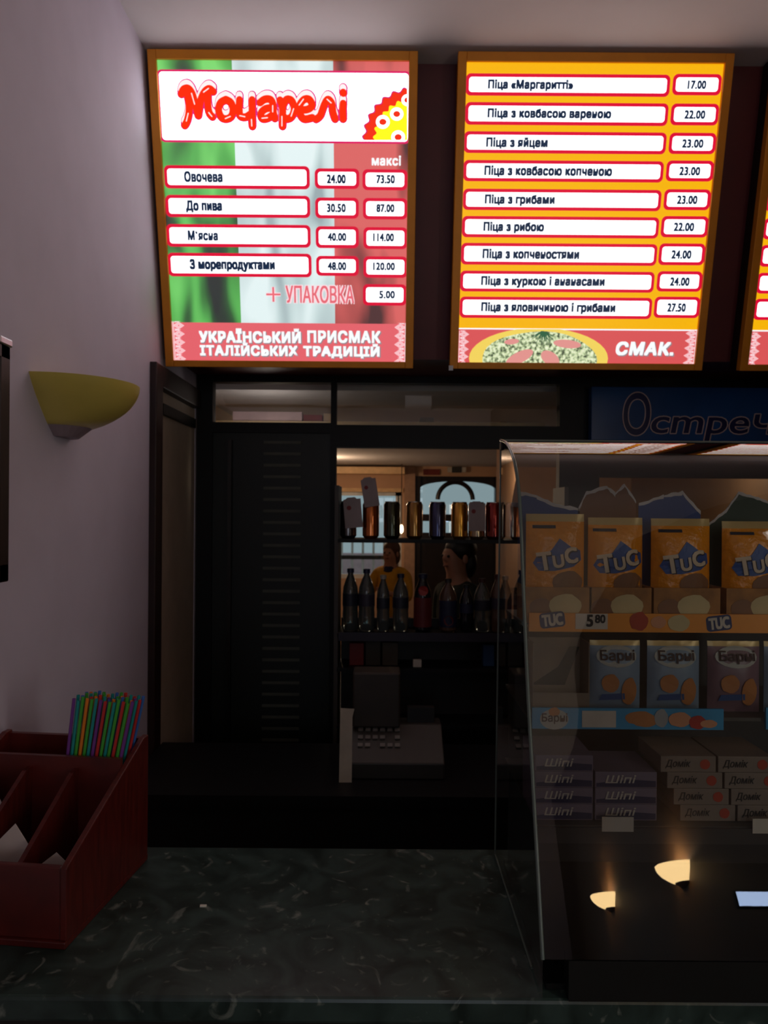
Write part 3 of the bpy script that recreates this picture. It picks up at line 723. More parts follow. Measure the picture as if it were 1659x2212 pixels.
# ------------------------------------------------------------------ curved glass display case
PROF = [(1.12, -0.675), (1.188, -0.48), (1.25, -0.30), (1.297, -0.13), (1.325, -0.02), (1.35, 0.045), (1.385, 0.088), (1.42, 0.112), (1.46, 0.131), (1.50, 0.143), (1.56, 0.1525)]
def smooth_prof(P_, k=6):
    out = []
    for i in range(len(P_) - 1):
        p0, p1, p2, p3 = P_[max(i - 1, 0)], P_[i], P_[i + 1], P_[min(i + 2, len(P_) - 1)]
        for q in range(k):
            t = q / k; out.append(tuple(0.5 * (2 * p1[j] + (p2[j] - p0[j]) * t + (2 * p0[j] - 5 * p1[j] + 4 * p2[j] - p3[j]) * t * t + (3 * p1[j] - p0[j] - 3 * p2[j] + p3[j]) * t ** 3) for j in (0, 1)))
    out.append(P_[-1]); return out
PR = smooth_prof(PROF)
CX0, CX1 = 0.245, 1.30
dc = thing('display_case', 'curved glass countertop display case full of snacks on the marble counter', 'display case', ((CX0 + CX1) / 2, 1.38, CT))
ox, oy = (CX0 + CX1) / 2, 1.38
cg = thin_glass('case_glass', (0.90, 0.93, 0.92), 1.52)
mb = MB(); n = len(PR)
pts = [(CX0 - ox, y - oy, 0.74 + z) for y, z in PR] + [(CX1 - ox, y - oy, 0.74 + z) for y, z in PR]
mb.add(pts, [(i, i + 1, n + i + 1, n + i) for i in range(n - 1)])
plabel(mb.build('curved_glass', cg, dc, smooth=60, recalc=True), 'clear curved front and top glass')
edge_m = mat('greenish_glass_edge', (92, 104, 98), 0.2, vary=0.05)
ed = MB(); ed.tube([(CX0 - ox, y - oy, 0.74 + z) for y, z in PR], 0.0032, 8); ed.tube([(CX0 - ox, 1.56 - oy, 0.74 + 0.152), (CX0 - ox, 1.598 - oy, 0.004)], 0.002, 6)
ed.tube([(CX0 - ox, 1.20 - oy, 0.003), (CX0 - ox, 1.598 - oy, 0.003)], 0.0025, 6)
ed.tube([(CX0 - ox, 1.56 - oy, 0.74 + 0.152), (CX1 - ox, 1.56 - oy, 0.74 + 0.152)], 0.003, 6)
ed.build('glass_edge', edge_m, dc, smooth=60)
sp = MB(); sp.poly([(CX0 - ox, y - oy, 0.74 + z) for y, z in PR] + [(CX0 - ox, 1.598 - oy, 0.004), (CX0 - ox, 1.12 - oy, 0.004)])
sp.build('side_glass', thin_glass('side_glass', (0.93, 0.95, 0.94), 1.45), dc)
MB().bx(CX0 - ox - 0.004, CX0 - ox + 0.014, 1.53 - oy, 1.556 - oy, 0.74 + 0.13, 0.74 + 0.148).build('corner_clamp', black, dc, bevel=0.003)
bs = MB(); bs.bx(CX0 - ox + 0.04, CX1 - ox, 1.122 - oy, 1.15 - oy, 0.0005, 0.062); bs.bx(CX0 - ox + 0.012, CX1 - ox, 1.15 - oy, 1.56 - oy, 0.0005, 0.010)
bs.build('base', mat('case_base_black', (20, 22, 22), 0.35), dc)
shelf_m = mat('case_shelf', (74, 70, 64), 0.4)
card_w = mat('white_card', (196, 186, 172), 0.7)
ink_d = mat('printed_dark_ink', (26, 24, 24), 0.7)
orange = mat('orange_yellow_wrap', (226, 140, 22), 0.4, vary=0.06)
foil = mat('orange_foil_wrap', (226, 140, 22), 0.22, vary=0.08, scale=60, bump=0.35)
def shelf(name, y0, y1, z):
    return MB().bx(CX0 - ox + 0.012, CX1 - ox, y0 - oy, y1 - oy, 0.74 + z - 0.006, 0.74 + z).build(name, shelf_m, dc)
S1, S2, S3 = -0.202, -0.358, -0.512
shelf('shelf', 1.352, 1.55, S1); shelf('shelf', 1.305, 1.55, S2); shelf('shelf', 1.215, 1.55, S3)
MB().bx(CX0 - ox + 0.02, CX1 - ox, 1.551 - oy, 1.556 - oy, 0.011, 0.74 - 0.21).build('back_board', mat('dark_back_board', (30, 26, 24), 0.5), dc)
def biscuit_poly(cx, cz, rx, rz, n=16, wob=0.05): return [(cx + rx * (1 + wob * math.sin(7 * a)) * math.cos(a), cz + rz * (1 + wob * math.cos(5 * a)) * math.sin(a)) for a in [2 * PI * i / n for i in range(n)]]
def flat(mb, pts, y, m): mb.prism([(x, y, z) for x, z in pts], (0, 0.0004, 0), m)
# world pixel -> case local (x,z) at depth Y
def cl(px, py, Y): p = at(px, py, Y); return p.x - ox, p.z - CT
# yellow price rail
YR = 1.344
rl = MB(); x0 = cl(1143, 1340, YR)[0]; zA = cl(1400, 1366, YR)[1]; zB = cl(1400, 1326, YR)[1]
rl.bx(x0, CX1 - ox, YR - oy, YR + 0.006 - oy, zA, zB)
r1 = rl.build('price_rail', orange, dc); r1['label'] = 'orange-yellow shelf rail'
def rail_logo(parent, px, py, Y, w=0.046, h=0.022):
    cx, cz = cl(px, py, Y); yy = Y - oy; mb = MB()
    R = Matrix.Rotation(math.radians(7), 2)
    rot = lambda x, z: tuple(Vector((cx, cz)) + R @ Vector((x, z)))
    flat(mb, [rot(x, z) for x, z in rrect(-w / 2, -h / 2 - 0.003, w / 2, h / 2 + 0.003, 0.007)], yy - 0.0004, 0)
    put_text(mb, 'TUC', (-w / 2 + 0.004, -h / 2, w / 2 - 0.004, h / 2), lambda x, z: (rot(x, z)[0], yy - 0.0012, rot(x, z)[1]), 1, 0.05)
    mb.build('rail_logo', [mat('deep_blue_print', (44, 54, 96), 0.6), card_w], parent)
rail_logo(r1, 1193, 1339, YR); rail_logo(r1, 1553, 1346, YR)
def price_card(parent, px0, px1, py0, py1, Y, body=None, tb=None):
    (a, z1_), (b_, z0_) = cl(px0, py0, Y), cl(px1, py1, Y); mb = MB(); mb.bx(a, b_, Y - oy - 0.0016, Y - oy - 0.0002, z0_, z1_)
    if body:
        (ta, tz1), (tb_, tz0) = cl(tb[0], tb[1], Y), cl(tb[2], tb[3], Y)
        big, small = body
        put_text(mb, big, (ta, tz0, ta + (tb_ - ta) * 0.36, tz1), lambda x, z: (x, Y - oy - 0.0022, z), 1, 0.04)
        put_text(mb, small, (ta + (tb_ - ta) * 0.45, tz0 + (tz1 - tz0) * 0.3, tb_, tz1), lambda x, z: (x, Y - oy - 0.0022, z), 1, 0.04)
    return mb.build('price_card', [card_w, ink_d], parent)
price_card(r1, 1243, 1312, 1325, 1359, YR, ('5', '80'), (1266, 1327, 1307, 1354))
pb = MB(); flat(pb, biscuit_poly(*cl(1380, 1342, YR), 0.017, 0.017, wob=0.08), YR - oy - 0.001, 0)
flat(pb, biscuit_poly(*cl(1422, 1344, YR), 0.014, 0.011), YR - oy - 0.0008, 1); flat(pb, biscuit_poly(*cl(1466, 1346, YR), 0.020, 0.015), YR - oy - 0.001, 2)
pb.build('rail_picture', [mat('printed_tomato', (168, 56, 30), 0.6), mat('printed_ham_pink', (206, 140, 100), 0.6), mat('printed_cracker', (196, 176, 128), 0.6)], r1)

# cracker packs in torn display cartons
blue_c = mat('blue_carton', (28, 60, 120), 0.6); brown_c = mat('brown_cardboard', (116, 76, 50), 0.75); torn = mat('torn_paper_edge', (190, 186, 184), 0.9)
seal_m = mat('gold_cream_seal', (196, 168, 112), 0.3, 0.2); badge = mat('badge_blue', (30, 72, 140), 0.45); cream = mat('badge_cream', (206, 186, 160), 0.5)
def bag(e, W, H, D, mats, seal=0.012, nx=12, nz=14):
    def yf(x, z):
        u = min(1, abs(2 * x / W)); v = min(1, abs((z - H / 2) / (H / 2 - seal * 0.6)))
        return D * (1 - u ** 2.4) ** 0.7 * max(0, 1 - v ** 2.6) ** 0.7
    mb = MB()
    for s_ in (-1, 1):
        P_ = []
        for j in range(nz + 1):
            for i in range(nx + 1):
                x = -W / 2 + W * i / nx; z = H * j / nz
                wv = 0.0012 * math.sin(i * 2.1 + j) if j in (0, nz) else 0
                P_.append((x, s_ * (yf(x, z) + 0.0006) + wv, z))
        fs = [(j * (nx + 1) + i, j * (nx + 1) + i + 1, (j + 1) * (nx + 1) + i + 1, (j + 1) * (nx + 1) + i) for j in range(nz) for i in range(nx)]
        k0 = len(mb.f); mb.add(P_, fs, 0)
        for q in range(k0, len(mb.f)):
            if (q - k0) // nx >= nz - 1: mb.f[q] = (mb.f[q][0], 1)
    mb.build('wrapper', mats, e, smooth=60)
    return lambda x, z, off=0.0: (x, -yf(x, z) - 0.0014 - off, z)
tuc_px = [(1133, 1264, 1108, 1250), (1267, 1390, 1116, 1254), (1403, 1535, 1118, 1256), (1556, 1690, 1124, 1260)]
where = ['leftmost', 'second from left', 'third from left', 'rightmost, cut off']
YP = 1.392
for i, (a, b_, ty, by) in enumerate(tuc_px):
    pA, pB = at(a, ty, YP), at(b_, by, YP); W = pB.x - pA.x; xm = (pA.x + pB.x) / 2; zbase = CT + 0.74 + S1 + 0.004
    H = pA.z - zbase
    # carton
    ce = thing('display_carton', 'torn blue and brown display carton around the %s orange cracker pack' % where[i].split(',')[0], 'carton', (xm, YP, CT + 0.74 + S1 + 0.0005), group='torn cracker cartons on the top shelf')
    fh = Z_at(1262, YP) - (CT + 0.74 + S1)
    fb = MB(); fb.bx(-W / 2 - 0.003, W / 2 + 0.003, -0.034, -0.031, 0, 0.066); fb.bx(-W / 2 - 0.003, W / 2 + 0.003, -0.031, 0.055, 0, 0.0015)
    fb.bx(-W / 2 - 0.003, -W / 2 - 0.001, -0.031, 0.055, 0.0015, 0.066); fb.bx(W / 2 + 0.001, W / 2 + 0.003, -0.031, 0.055, 0.0015, 0.066)
    fb.build('tray', mat('carton_print_brown', (150, 98, 40), 0.6, vary=0.35, scale=30), ce)
    pm = MB(); flat(pm, biscuit_poly(0.012, 0.032, 0.030, 0.022), -0.0352, 0); flat(pm, biscuit_poly(-0.032, 0.028, 0.022, 0.018), -0.0348, 1)
    pm.build('printed_picture', [mat('printed_cracker', (196, 176, 128)), mat('printed_brown_biscuit', (128, 84, 52))], ce)
    zt_ = [0.250, 0.262, 0.245, 0.25][i]
    edge = {0: [(-0.5, 0.97), (-0.2, 0.94), (0.1, 0.88), (0.5, 0.84)], 1: [(-0.5, 0.80), (-0.36, 0.93), (0.0, 0.97), (0.14, 0.92), (0.3, 0.99), (0.5, 0.86)], 2: [(-0.5, 0.90), (-0.1, 0.97), (0.2, 1.0), (0.5, 0.84)], 3: [(-0.5, 0.72), (-0.2, 0.84), (0.0, 0.98), (0.3, 0.94), (0.5, 0.9)]}[i]
    bk = MB(); ww_ = W + 0.005
    bk.prism([(-ww_ / 2, 0.052, 0.0016), (ww_ / 2, 0.052, 0.0016)] + [(x * ww_, 0.052, z * zt_) for x, z in edge[::-1]], (0, 0.003, 0))
    bk.build('torn_back', [blue_c, brown_c, blue_c, mat('green_carton', (24, 52, 40), 0.6)][i], ce)
    te = MB(); 
    for (x0_, z0_), (x1_, z1_) in zip(edge[:-1], edge[1:]):
        n_ = 5
        top_ = [(x0_ + (x1_ - x0_) * k / n_, z0_ + (z1_ - z0_) * k / n_) for k in range(n_ + 1)]
        up = [(x * ww_, z * zt_ + 0.001 + random.uniform(-0.0015, 0.002)) for x, z in top_]; lo = [(x * ww_, z * zt_ - 0.005 + random.uniform(-0.002, 0.002)) for x, z in top_]
        for k in range(n_): te.prism([(up[k][0], 0.0512, up[k][1]), (up[k + 1][0], 0.0512, up[k + 1][1]), (lo[k + 1][0], 0.0512, lo[k + 1][1]), (lo[k][0], 0.0512, lo[k][1])], (0, 0.0006, 0))
    te.build('torn_edge', torn, ce)
    pe = thing('cracker_pack', 'orange cracker pack with blue badge standing on the top shelf, %s' % where[i], 'snack pack', (xm, YP, zbase - 0.0015), (0, 0, 0), 'orange cracker packs on the top shelf')
    fs = bag(pe, W - 0.006, H, 0.024, [foil, seal_m])
    dm = MB(); cz = H * 0.60
    hexa = [(-0.044, -0.012), (-0.036, 0.004), (-0.012, 0.012), (0.004, 0.034), (0.026, 0.018), (0.044, 0.012), (0.046, -0.006), (0.030, -0.018), (-0.006, -0.026), (-0.034, -0.026)]
    # subdivided fan so that it follows the bulge
    def conform(pts, off, m):
        c_ = (sum(p[0] for p in pts) / len(pts), sum(p[1] for p in pts) / len(pts)); n_ = len(pts)
        dens = []
        for k in range(n_):
            p, q_ = pts[k], pts[(k + 1) % n_]; dens += [(p[0] + (q_[0] - p[0]) * t, p[1] + (q_[1] - p[1]) * t) for t in (0, 0.5)]
        for s0, s1 in ((0.001, 0.5), (0.5, 1.0)):
            for k in range(len(dens)):
                a_, b2 = dens[k], dens[(k + 1) % len(dens)]
                f_ = lambda p, s_: fs(c_[0] + (p[0] - c_[0]) * s_, c_[1] + (p[1] - c_[1]) * s_, off)
                dm.poly([f_(a_, s0), f_(b2, s0), f_(b2, s1), f_(a_, s1)], m)
    conform([(x, cz + z) for x, z in hexa], 0.0006, 0)
    conform(biscuit_poly(0.020, H * 0.36, 0.030, 0.022), 0.0003, 3)
    conform([(-0.044, H * 0.865), (-0.002, H * 0.865), (-0.002, H * 0.895), (-0.044, H * 0.895)], 0.0005, 2)
    R = Matrix.Rotation(math.radians(9), 2)
    for ch, bx4, in (('T', (-0.038, -0.021, -0.012, 0.013)), ('U', (-0.011, -0.020, 0.010, 0.004)), ('C', (0.012, -0.016, 0.038, 0.014))):
        for off, gx, mi, bd in ((0.0014, 0.0018, 2, 0.06), (0.0022, 0, 1, 0.045)):
            put_text(dm, ch, (bx4[0] + gx, bx4[1] - gx, bx4[2] + gx, bx4[3] - gx), lambda x, z: fs(*(Vector((0, cz)) + R @ Vector((x, z))), off), mi, bd)
    dm.build('printed_badge', [badge, cream, mat('print_shadow', (24, 26, 44), 0.6), mat('printed_brown_biscuit', (128, 84, 52))], pe)

# second shelf: open grey carton, cake packs, blue rail
ge = thing('open_carton', 'open empty grey-brown carton at the left of the middle shelf', 'carton', (X_at(1212, 1.34), 1.36, CT + 0.74 + S2 + 0.0005))
W = X_at(1272, 1.34) - X_at(1150, 1.34)
gm = MB(); gm.bx(-W / 2, W / 2, 0.028, 0.03, 0, 0.125); gm.bx(-W / 2, -W / 2 + 0.002, -0.03, 0.028, 0, 0.125); gm.bx(W / 2 - 0.002, W / 2, -0.03, 0.028, 0, 0.125); gm.bx(-W / 2 + 0.002, W / 2 - 0.002, -0.03, 0.028, 0, 0.002)
gm.bx(-W / 2 + 0.002, W / 2 - 0.002, -0.03, -0.028, 0.002, 0.035)
gm.build('carton_body', mat('grey_carton', (112, 98, 84), 0.7), ge)
dk = MB(); dk.prism([(-W * 0.42, 0.0275, 0.036), (W * 0.2, 0.0275, 0.036), (W * 0.47, 0.0275, 0.108), (W * 0.28, 0.0275, 0.108), (W * 0.08, 0.0275, 0.07)], (0, 0.0004, 0))
dk.build('dark_cutout', mat('dark_green_print', (18, 24, 20), 0.6), ge)
lbl = mat('pale_blue_wrap', (122, 140, 158), 0.35, vary=0.08); cake = mat('printed_sponge_cake', (176, 112, 60), 0.6)
for i, (a, b_) in enumerate(((1276, 1384), (1400, 1512), (1530, 1642), (1652, 1760))):
    Yb = 1.345; W = X_at(b_, Yb) - X_at(a, Yb); xm = (X_at(a, Yb) + X_at(b_, Yb)) / 2
    pe = thing('cake_pack', 'pale blue cake pack with dark lettering on the middle shelf, %s' % ['next to the open carton', 'second from the open carton', 'third from the open carton', 'half out of the picture'][i], 'snack pack', (xm, Yb, CT + 0.74 + S2 + 0.0005), (0, 0, 0), 'pale blue cake packs on the middle shelf')
    H = 0.128; fs = bag(pe, W, H, 0.018, [[lbl, lbl, mat('lilac_wrap', (120, 92, 100), 0.35), lbl][i], seal_m])
    dm = MB()
    for pts, off, m in (([(x, z) for x, z in biscuit_poly(0.0, H * 0.79, W * 0.40, 0.019, 20, 0.0)], 0.0004, 0), (biscuit_poly(W * 0.24, H * 0.3, W * 0.16, H * 0.2), 0.0004, 1), (biscuit_poly(-W * 0.14, H * 0.42, W * 0.17, H * 0.13), 0.0004, 1), ([(-W * 0.34, H * 0.17), (W * 0.16, H * 0.19), (W * 0.14, H * 0.28), (-W * 0.30, H * 0.26)], 0.0007, 2)):
        dm.poly([fs(x, z, off + 0.001) for x, z in pts], m)
    put_text(dm, 'Барні', (-W * 0.33, H * 0.70, W * 0.36, H * 0.88), lambda x, z: fs(x, z, 0.0022), 3, 0.016)
    dm.build('printed_front', [mat('pale_oval_print', (168, 168, 160), 0.6), cake, mat('blue_swoosh', (50, 80, 130), 0.6), mat('brown_ink', (60, 34, 26), 0.6)], pe)
YR2 = 1.297
sky_r = mat('sky_blue_print', (46, 140, 186), 0.5)
def blue_rail(a, b_, full):
    (xa, zt_), (xb_, zb_) = cl(a, 1529, YR2), cl(b_, 1577, YR2)
    r = MB().bx(xa, xb_, YR2 - oy, YR2 + 0.005 - oy, zb_, zt_).build('price_rail', sky_r, dc); r['label'] = 'sky blue shelf rail'
    if not full: return
    cx, cz = cl(1197, 1551, YR2); mb = MB(); yy = YR2 - oy
    flat(mb, biscuit_poly(cx, cz - 0.002, 0.025, 0.018, 20, 0), yy - 0.0008, 0); flat(mb, biscuit_poly(cx, cz + 0.011, 0.010, 0.008), yy - 0.0012, 1)
    put_text(mb, 'Барні', (cx - 0.022, cz - 0.010, cx + 0.023, cz + 0.009), lambda x, z: (x, yy - 0.0018, z), 2, 0.016)
    mb.build('rail_logo', [mat('pale_oval_print', (168, 168, 160)), cake, mat('brown_ink', (60, 34, 26))], r)
    price_card(r, 1257, 1330, 1535, 1571, YR2)
    mb = MB()
    for ii, (px, py, rx, rz, m) in enumerate(((1382, 1551, 0.026, 0.012, 0), (1393, 1558, 0.022, 0.010, 0), (1428, 1551, 0.012, 0.016, 1), (1468, 1554, 0.020, 0.013, 2), (1506, 1560, 0.015, 0.012, 3), (1530, 1563, 0.015, 0.007, 2))):
        flat(mb, biscuit_poly(*cl(px, py, YR2), rx, rz), yy - 0.0008 - 0.0003 * ii, m)
    mb.build('rail_picture', [cake, mat('printed_milk', (150, 150, 150), 0.6), mat('printed_peach', (206, 140, 100), 0.6), mat('printed_strawberry', (168, 40, 26), 0.6)], r)
blue_rail(1150, 1563, True); blue_rail(1655, 1800, False)

# third shelf: stacks of boxes
lil = mat('lilac_box_card', (118, 104, 120), 0.6); nav = mat('navy_box_print', (30, 32, 70), 0.6); bei = mat('beige_grey_box', (126, 110, 98), 0.6)
Y3 = 1.235; row_h = 0.0268
def biscuit_box(px0, px1, lev, text, kind, label, group, shift=0.0):
    x0_, x1_ = X_at(px0, Y3) + shift, X_at(px1, Y3) + shift - 0.002; W = x1_ - x0_
    e = thing('biscuit_box', label, 'box', ((x0_ + x1_) / 2, Y3, CT + 0.74 + S3 + 0.0005 + lev * (row_h + 0.0003)), group=group)
    MB().bx(-W / 2, W / 2, 0, 0.11, 0, row_h).build('carton_body', lil if kind == 'l' else bei, e, bevel=0.001)
    mb = MB()
    if kind == 'l':
        flat(mb, [(-W / 2 + 0.002, 0.002), (W / 2 - 0.002, 0.002), (W / 2 - 0.002, 0.012), (W * 0.1, 0.014), (-W / 2 + 0.002, 0.008)], -0.0006, 0)
        put_text(mb, text, (-W * 0.34, row_h * 0.32, W * 0.16, row_h * 0.82), lambda x, z: (x, -0.0014, z), 1, 0.02, 0.2)
        mb.build('printed_front', [nav, card_w], e)
    else:
        put_text(mb, text, (-W * 0.42, row_h * 0.24, W * 0.04, row_h * 0.80), lambda x, z: (x, -0.0008, z), 0, 0.01, 0.25)
        flat(mb, biscuit_poly(W * 0.30, row_h * 0.5, 0.0085, 0.0085, 16, 0.03), -0.0006, 1)
        mb.build('printed_front', [ink_d, mat('printed_tomato', (168, 56, 30))], e)
lv_ = ['lowest', 'second lowest', 'third lowest', 'topmost']
for ci, (a, b_) in enumerate(((1160, 1288), (1290, 1426))):
    for k in range(4 if ci == 0 else 3):
        biscuit_box(a, b_, k, 'Шіпі', 'l', 'lilac biscuit box, %s in the %s stack of the bottom shelf' % (lv_[k], ['leftmost', 'second'][ci]), 'lilac biscuit boxes on the bottom shelf')
for ci, (a, b_) in enumerate(((1474, 1596), (1598, 1720))):
    for k in range(4):
        biscuit_box(a, b_, k, 'Домік', 'r', 'beige biscuit box with red dot, %s of the %s beige stack' % (lv_[k], ['left', 'right'][ci]), 'beige biscuit boxes with a red dot', -0.011 * k)
r3 = MB().bx(cl(1160, 1760, 1.208)[0], CX1 - ox, 1.208 - oy, 1.214 - oy, 0.74 + S3 - 0.026, 0.74 + S3 - 0.001).build('price_rail', mat('grey_rail', (60, 56, 54), 0.4), dc)
price_card(r3, 1300, 1368, 1764, 1796, 1.208); price_card(r3, 1625, 1700, 1768, 1800, 1.208)

# ------------------------------------------------------------------ behind the counter: work table, cash register
wt = thing('work_table', 'black low work table behind the serving counter', 'table', (0.35, 2.45, 0))
MB().bx(-1.15, 1.5, -0.25, 0.25, 0.735, 0.775).build('tabletop', black, wt)
MB().bx(-1.13, 1.48, -0.22, 0.23, 0.0, 0.7345).build('cabinet', mat('black_cabinet', (12, 12, 13), 0.6), wt)
YC = 2.42
reg_m = mat('taupe_plastic', (48, 44, 38), 0.5); reg_d = mat('dark_plastic', (34, 32, 30), 0.5)
cr = thing('cash_register', 'taupe cash register with receipt printer on the dark work table', 'cash register', (X_at(845, YC), YC, 0.7755))
xr_ = lambda px: X_at(px, YC) - X_at(845, YC)
h1 = Z_at(1575, YC) - 0.7755
MB().prism([(xr_(742), -0.08, 0), (xr_(742), -0.08, 0.05), (xr_(742), 0.06, h1), (xr_(742), 0.14, h1), (xr_(742), 0.14, 0)], (xr_(960) - xr_(742), 0, 0)).build('body', reg_m, cr, bevel=0.004)
MB().bx(xr_(764), xr_(868), 0.03, 0.135, h1 - 0.005, Z_at(1458, YC) - 0.7755).build('printer', mat('printer_brown', (56, 48, 40), 0.5), cr, bevel=0.006)
key = mat('pale_key', (110, 106, 100), 0.5)
sl = math.atan2(h1 - 0.05, 0.14)
for r in range(3):
    for c_ in range(6):
        if (r, c_) in ((0, 2), (1, 4)): continue
        t = 0.42 + 0.2 * r
        MB().box((xr_(782 + c_ * 16), -0.08 + 0.14 * t, 0.05 + (h1 - 0.05) * t + 0.003), (0.016, 0.014, 0.006), rot=(sl, 0, 0)).build('key', key, cr)
MB().bx(xr_(885), xr_(945), 0.08, 0.11, h1 - 0.002, h1 + 0.05).build('customer_display', reg_d, cr)
pa = MB(); pa.prism([(0, 0, 0), (0.040, 0, 0), (0.040, 0.012, 0.2), (0.046, 0.014, 0.226), (0.002, 0.014, 0.228)], (0, 0.001, 0))
o = pa.build('paper_sheet', mat('paper_cream', (196, 184, 164), 0.8)); o.location = (X_at(736, 2.3), 2.31, 0.7755); tag(o, 'cream paper sheet standing beside the cash register', 'paper')
o = MB().box((0, 0, 0.02), (0.034, 0.02, 0.03)).build('note_card', card_w, bevel=0.002)

# ------------------------------------------------------------------ drinks rack with cans and bottles
YK = 2.97
xk = lambda px: X_at(px, YK); zk = lambda py: Z_at(py, YK)
rk = thing('drinks_rack', 'black open shelf rack of cans and bottles behind the counter', 'shelf rack', (xk(970), YK, 0))
rx = lambda px: xk(px) - xk(970)
zs = [zk(1164), zk(1364), zk(1438), zk(1560)]
for z in zs:
    MB().bx(rx(732), rx(1215), -0.05, 0.15, z - 0.014, z).build('shelf', black, rk)
for px in (729, 1217):
    MB().bx(rx(px) - 0.008, rx(px) + 0.008, -0.05, 0.15, 0, zk(1050)).build('upright', mat('grey_upright', (58, 52, 46), 0.5), rk)
MB().bx(rx(735), rx(1212), 0.13, 0.14, 0.0, zk(1345)).build('back_board', mat('dark_back_board', (30, 26, 24)), rk)
MB().bx(rx(735), rx(1212), -0.054, -0.0505, zs[1] - 0.03, zs[1] + 0.004).build('label_strip', mat('dark_violet_strip', (34, 28, 44), 0.5), rk)
o.location = (xk(903), YK - 0.02, zs[2] - 0.0045); tag(o, 'small white card on the shelf under the bottles', 'card')
alu = mat('brushed_can_end', (170, 165, 158), 0.3, 0.9)
can_c = [('grey', (70, 66, 66), 752), ('copper', (140, 78, 36), 801), ('black and gold', (38, 40, 26), 847), ('dark gold', (118, 86, 40), 896), ('dark blue', (44, 46, 70), 946), ('gold', (150, 108, 36), 994), ('silver-gold', (120, 104, 80), 1031), ('dark red', (96, 26, 20), 1068), ('silver-grey', (110, 108, 108), 1106), ('dark brown', (58, 40, 30), 1146)]
nb = ['at the left end of the shelf', 'second from the left end', 'beside the copper can', 'right of the black and gold can', 'in the middle of the row', 'right of the dark blue can', 'behind the right-hand card', 'beyond the right-hand card', 'seen at the edge of the display case', 'seen through the display case glass']
for (cn, rgb, px), nn in zip(can_c, nb):
    e = thing('drink_can', '%s drink can %s on the rack' % (cn, nn), 'can', (xk(px), YK + 0.02, zs[0] + 0.0005), (0, 0, random.uniform(0, 6)), 'drink cans on the top rack shelf')
    h = 0.150; r = 0.0335
    MB().lathe([(0.024, 0), (0.027, 0.003), (r, 0.012), (r, h - 0.014), (0.0285, h - 0.003)], 24).build('can_body', mat('can_' + cn.replace(' ', '_'), tuple(q * min(1.45, 235 / max(rgb)) for q in rgb), 0.16, 0.9, vary=0.3, scale=9), e, smooth=35)
    cm = MC['can_' + cn.replace(' ', '_')]; cb = cm.node_tree.nodes['Principled BSDF']; cb.inputs['Coat Weight'].default_value = 0.6; cb.inputs['Coat Roughness'].default_value = 0.06
    MB().lathe([(0.0285, h - 0.0031), (0.0285, h), (0.026, h), (0.025, h - 0.004)], 24).build('can_lid', alu, e, smooth=35)
    mb = MB(); mb.prism([(0.010 * math.cos(2 * PI * k / 12), 0.007 * math.sin(2 * PI * k / 12), h - 0.003) for k in range(12)], (0, 0, 0.0014)); mb.build('pull_tab', alu, e)
reddot = mat('red_dot_print', (120, 30, 32), 0.6); tagm = mat('grey_white_card', (150, 138, 138), 0.7)
def price_tag(pc, w_px, h_px, ang, label, yy):
    e = thing('price_tag', label, 'price tag', at(pc[0], pc[1] + h_px / 2, yy), (0, ang, 0), 'price cards on the can shelf')
    k = yy / F; W, H = w_px * k, h_px * k; c_ = 0.2 * W
    MB().prism([(-W / 2, 0, 0), (W / 2, 0, 0), (W / 2, 0, H * 0.94), (W * 0.28, 0, H * 0.94), (W * 0.18, 0, H), (-W * 0.25, 0, H), (-W * 0.36, 0, H * 0.95), (-W / 2, 0, H * 0.93)], (0, 0.0012, 0)).build('card', tagm, e)
    mb = MB(); flat(mb, biscuit_poly(-W * 0.2, H * 0.66, W * 0.13, W * 0.13, 16, 0), -0.0006, 0); mb.build('red_dot', reddot, e)
price_tag((765, 1107), 38, 66, -0.09, 'grey-white card with a red dot in front of the leftmost can', YK - 0.02)
price_tag((804, 1062), 33, 64, -0.16, 'tilted grey-white card with a red dot standing above the other cards', YK - 0.016)
price_tag((1030, 1115), 36, 64, 0.0, 'upright grey-white card with a red dot on the right half of the can row', YK - 0.02)
# bottles
def bottle(px, top, r, cols, label, cap=(20, 26, 60), neck=0.011, glass=True, liquid=None):
    h = zk(top) - zs[1]
    e = thing('drink_bottle', label, 'bottle', (xk(px), YK + 0.015, zs[1] + 0.0005), group='bottles on the middle rack shelf')
    pr = [(r * 0.8, 0), (r, 0.008), (r, h * 0.28), (r * 0.96, h * 0.34), (r, h * 0.40), (r, h * 0.60), (r * 0.93, h * 0.70), (r * 0.62, h * 0.82), (neck, h * 0.90), (neck, h * 0.93)]
    MB().lathe(pr, 20).build('bottle_body', cols[0], e, smooth=40)
    MB().lathe([(neck + 0.003, h * 0.9305), (neck + 0.003, h * 0.995), (neck + 0.001, h)], 16).build('cap', mat('cap_%d_%d_%d' % cap, cap, 0.4), e, smooth=40)
    MB().lathe([(r + 0.0006, h * 0.405), (r + 0.0006, h * 0.595)] if len(cols) < 3 else [(r + 0.0006, 0.02), (r + 0.0006, h * 0.595)], 20).build('label_band', cols[1], e, smooth=40)
    if len(cols) > 2:
        n_ = 16; a0 = -PI / 2; P_ = []
        for k in range(n_):
            t = 2 * PI * k / n_; P_.append(((r + 0.0014) * math.cos(a0 + 0.55 * math.cos(t)), (r + 0.0014) * math.sin(a0 + 0.55 * math.cos(t)), h * cols[3] + r * 0.55 * math.sin(t)))
        MB().poly(P_).build('printed_disc', cols[2], e, recalc=False)
clear = mat('clear_bottle_plastic', (120, 130, 130), 0.08, vary=0.05, trans=0.8); dkb = mat('dark_bottle', (20, 20, 26), 0.15)
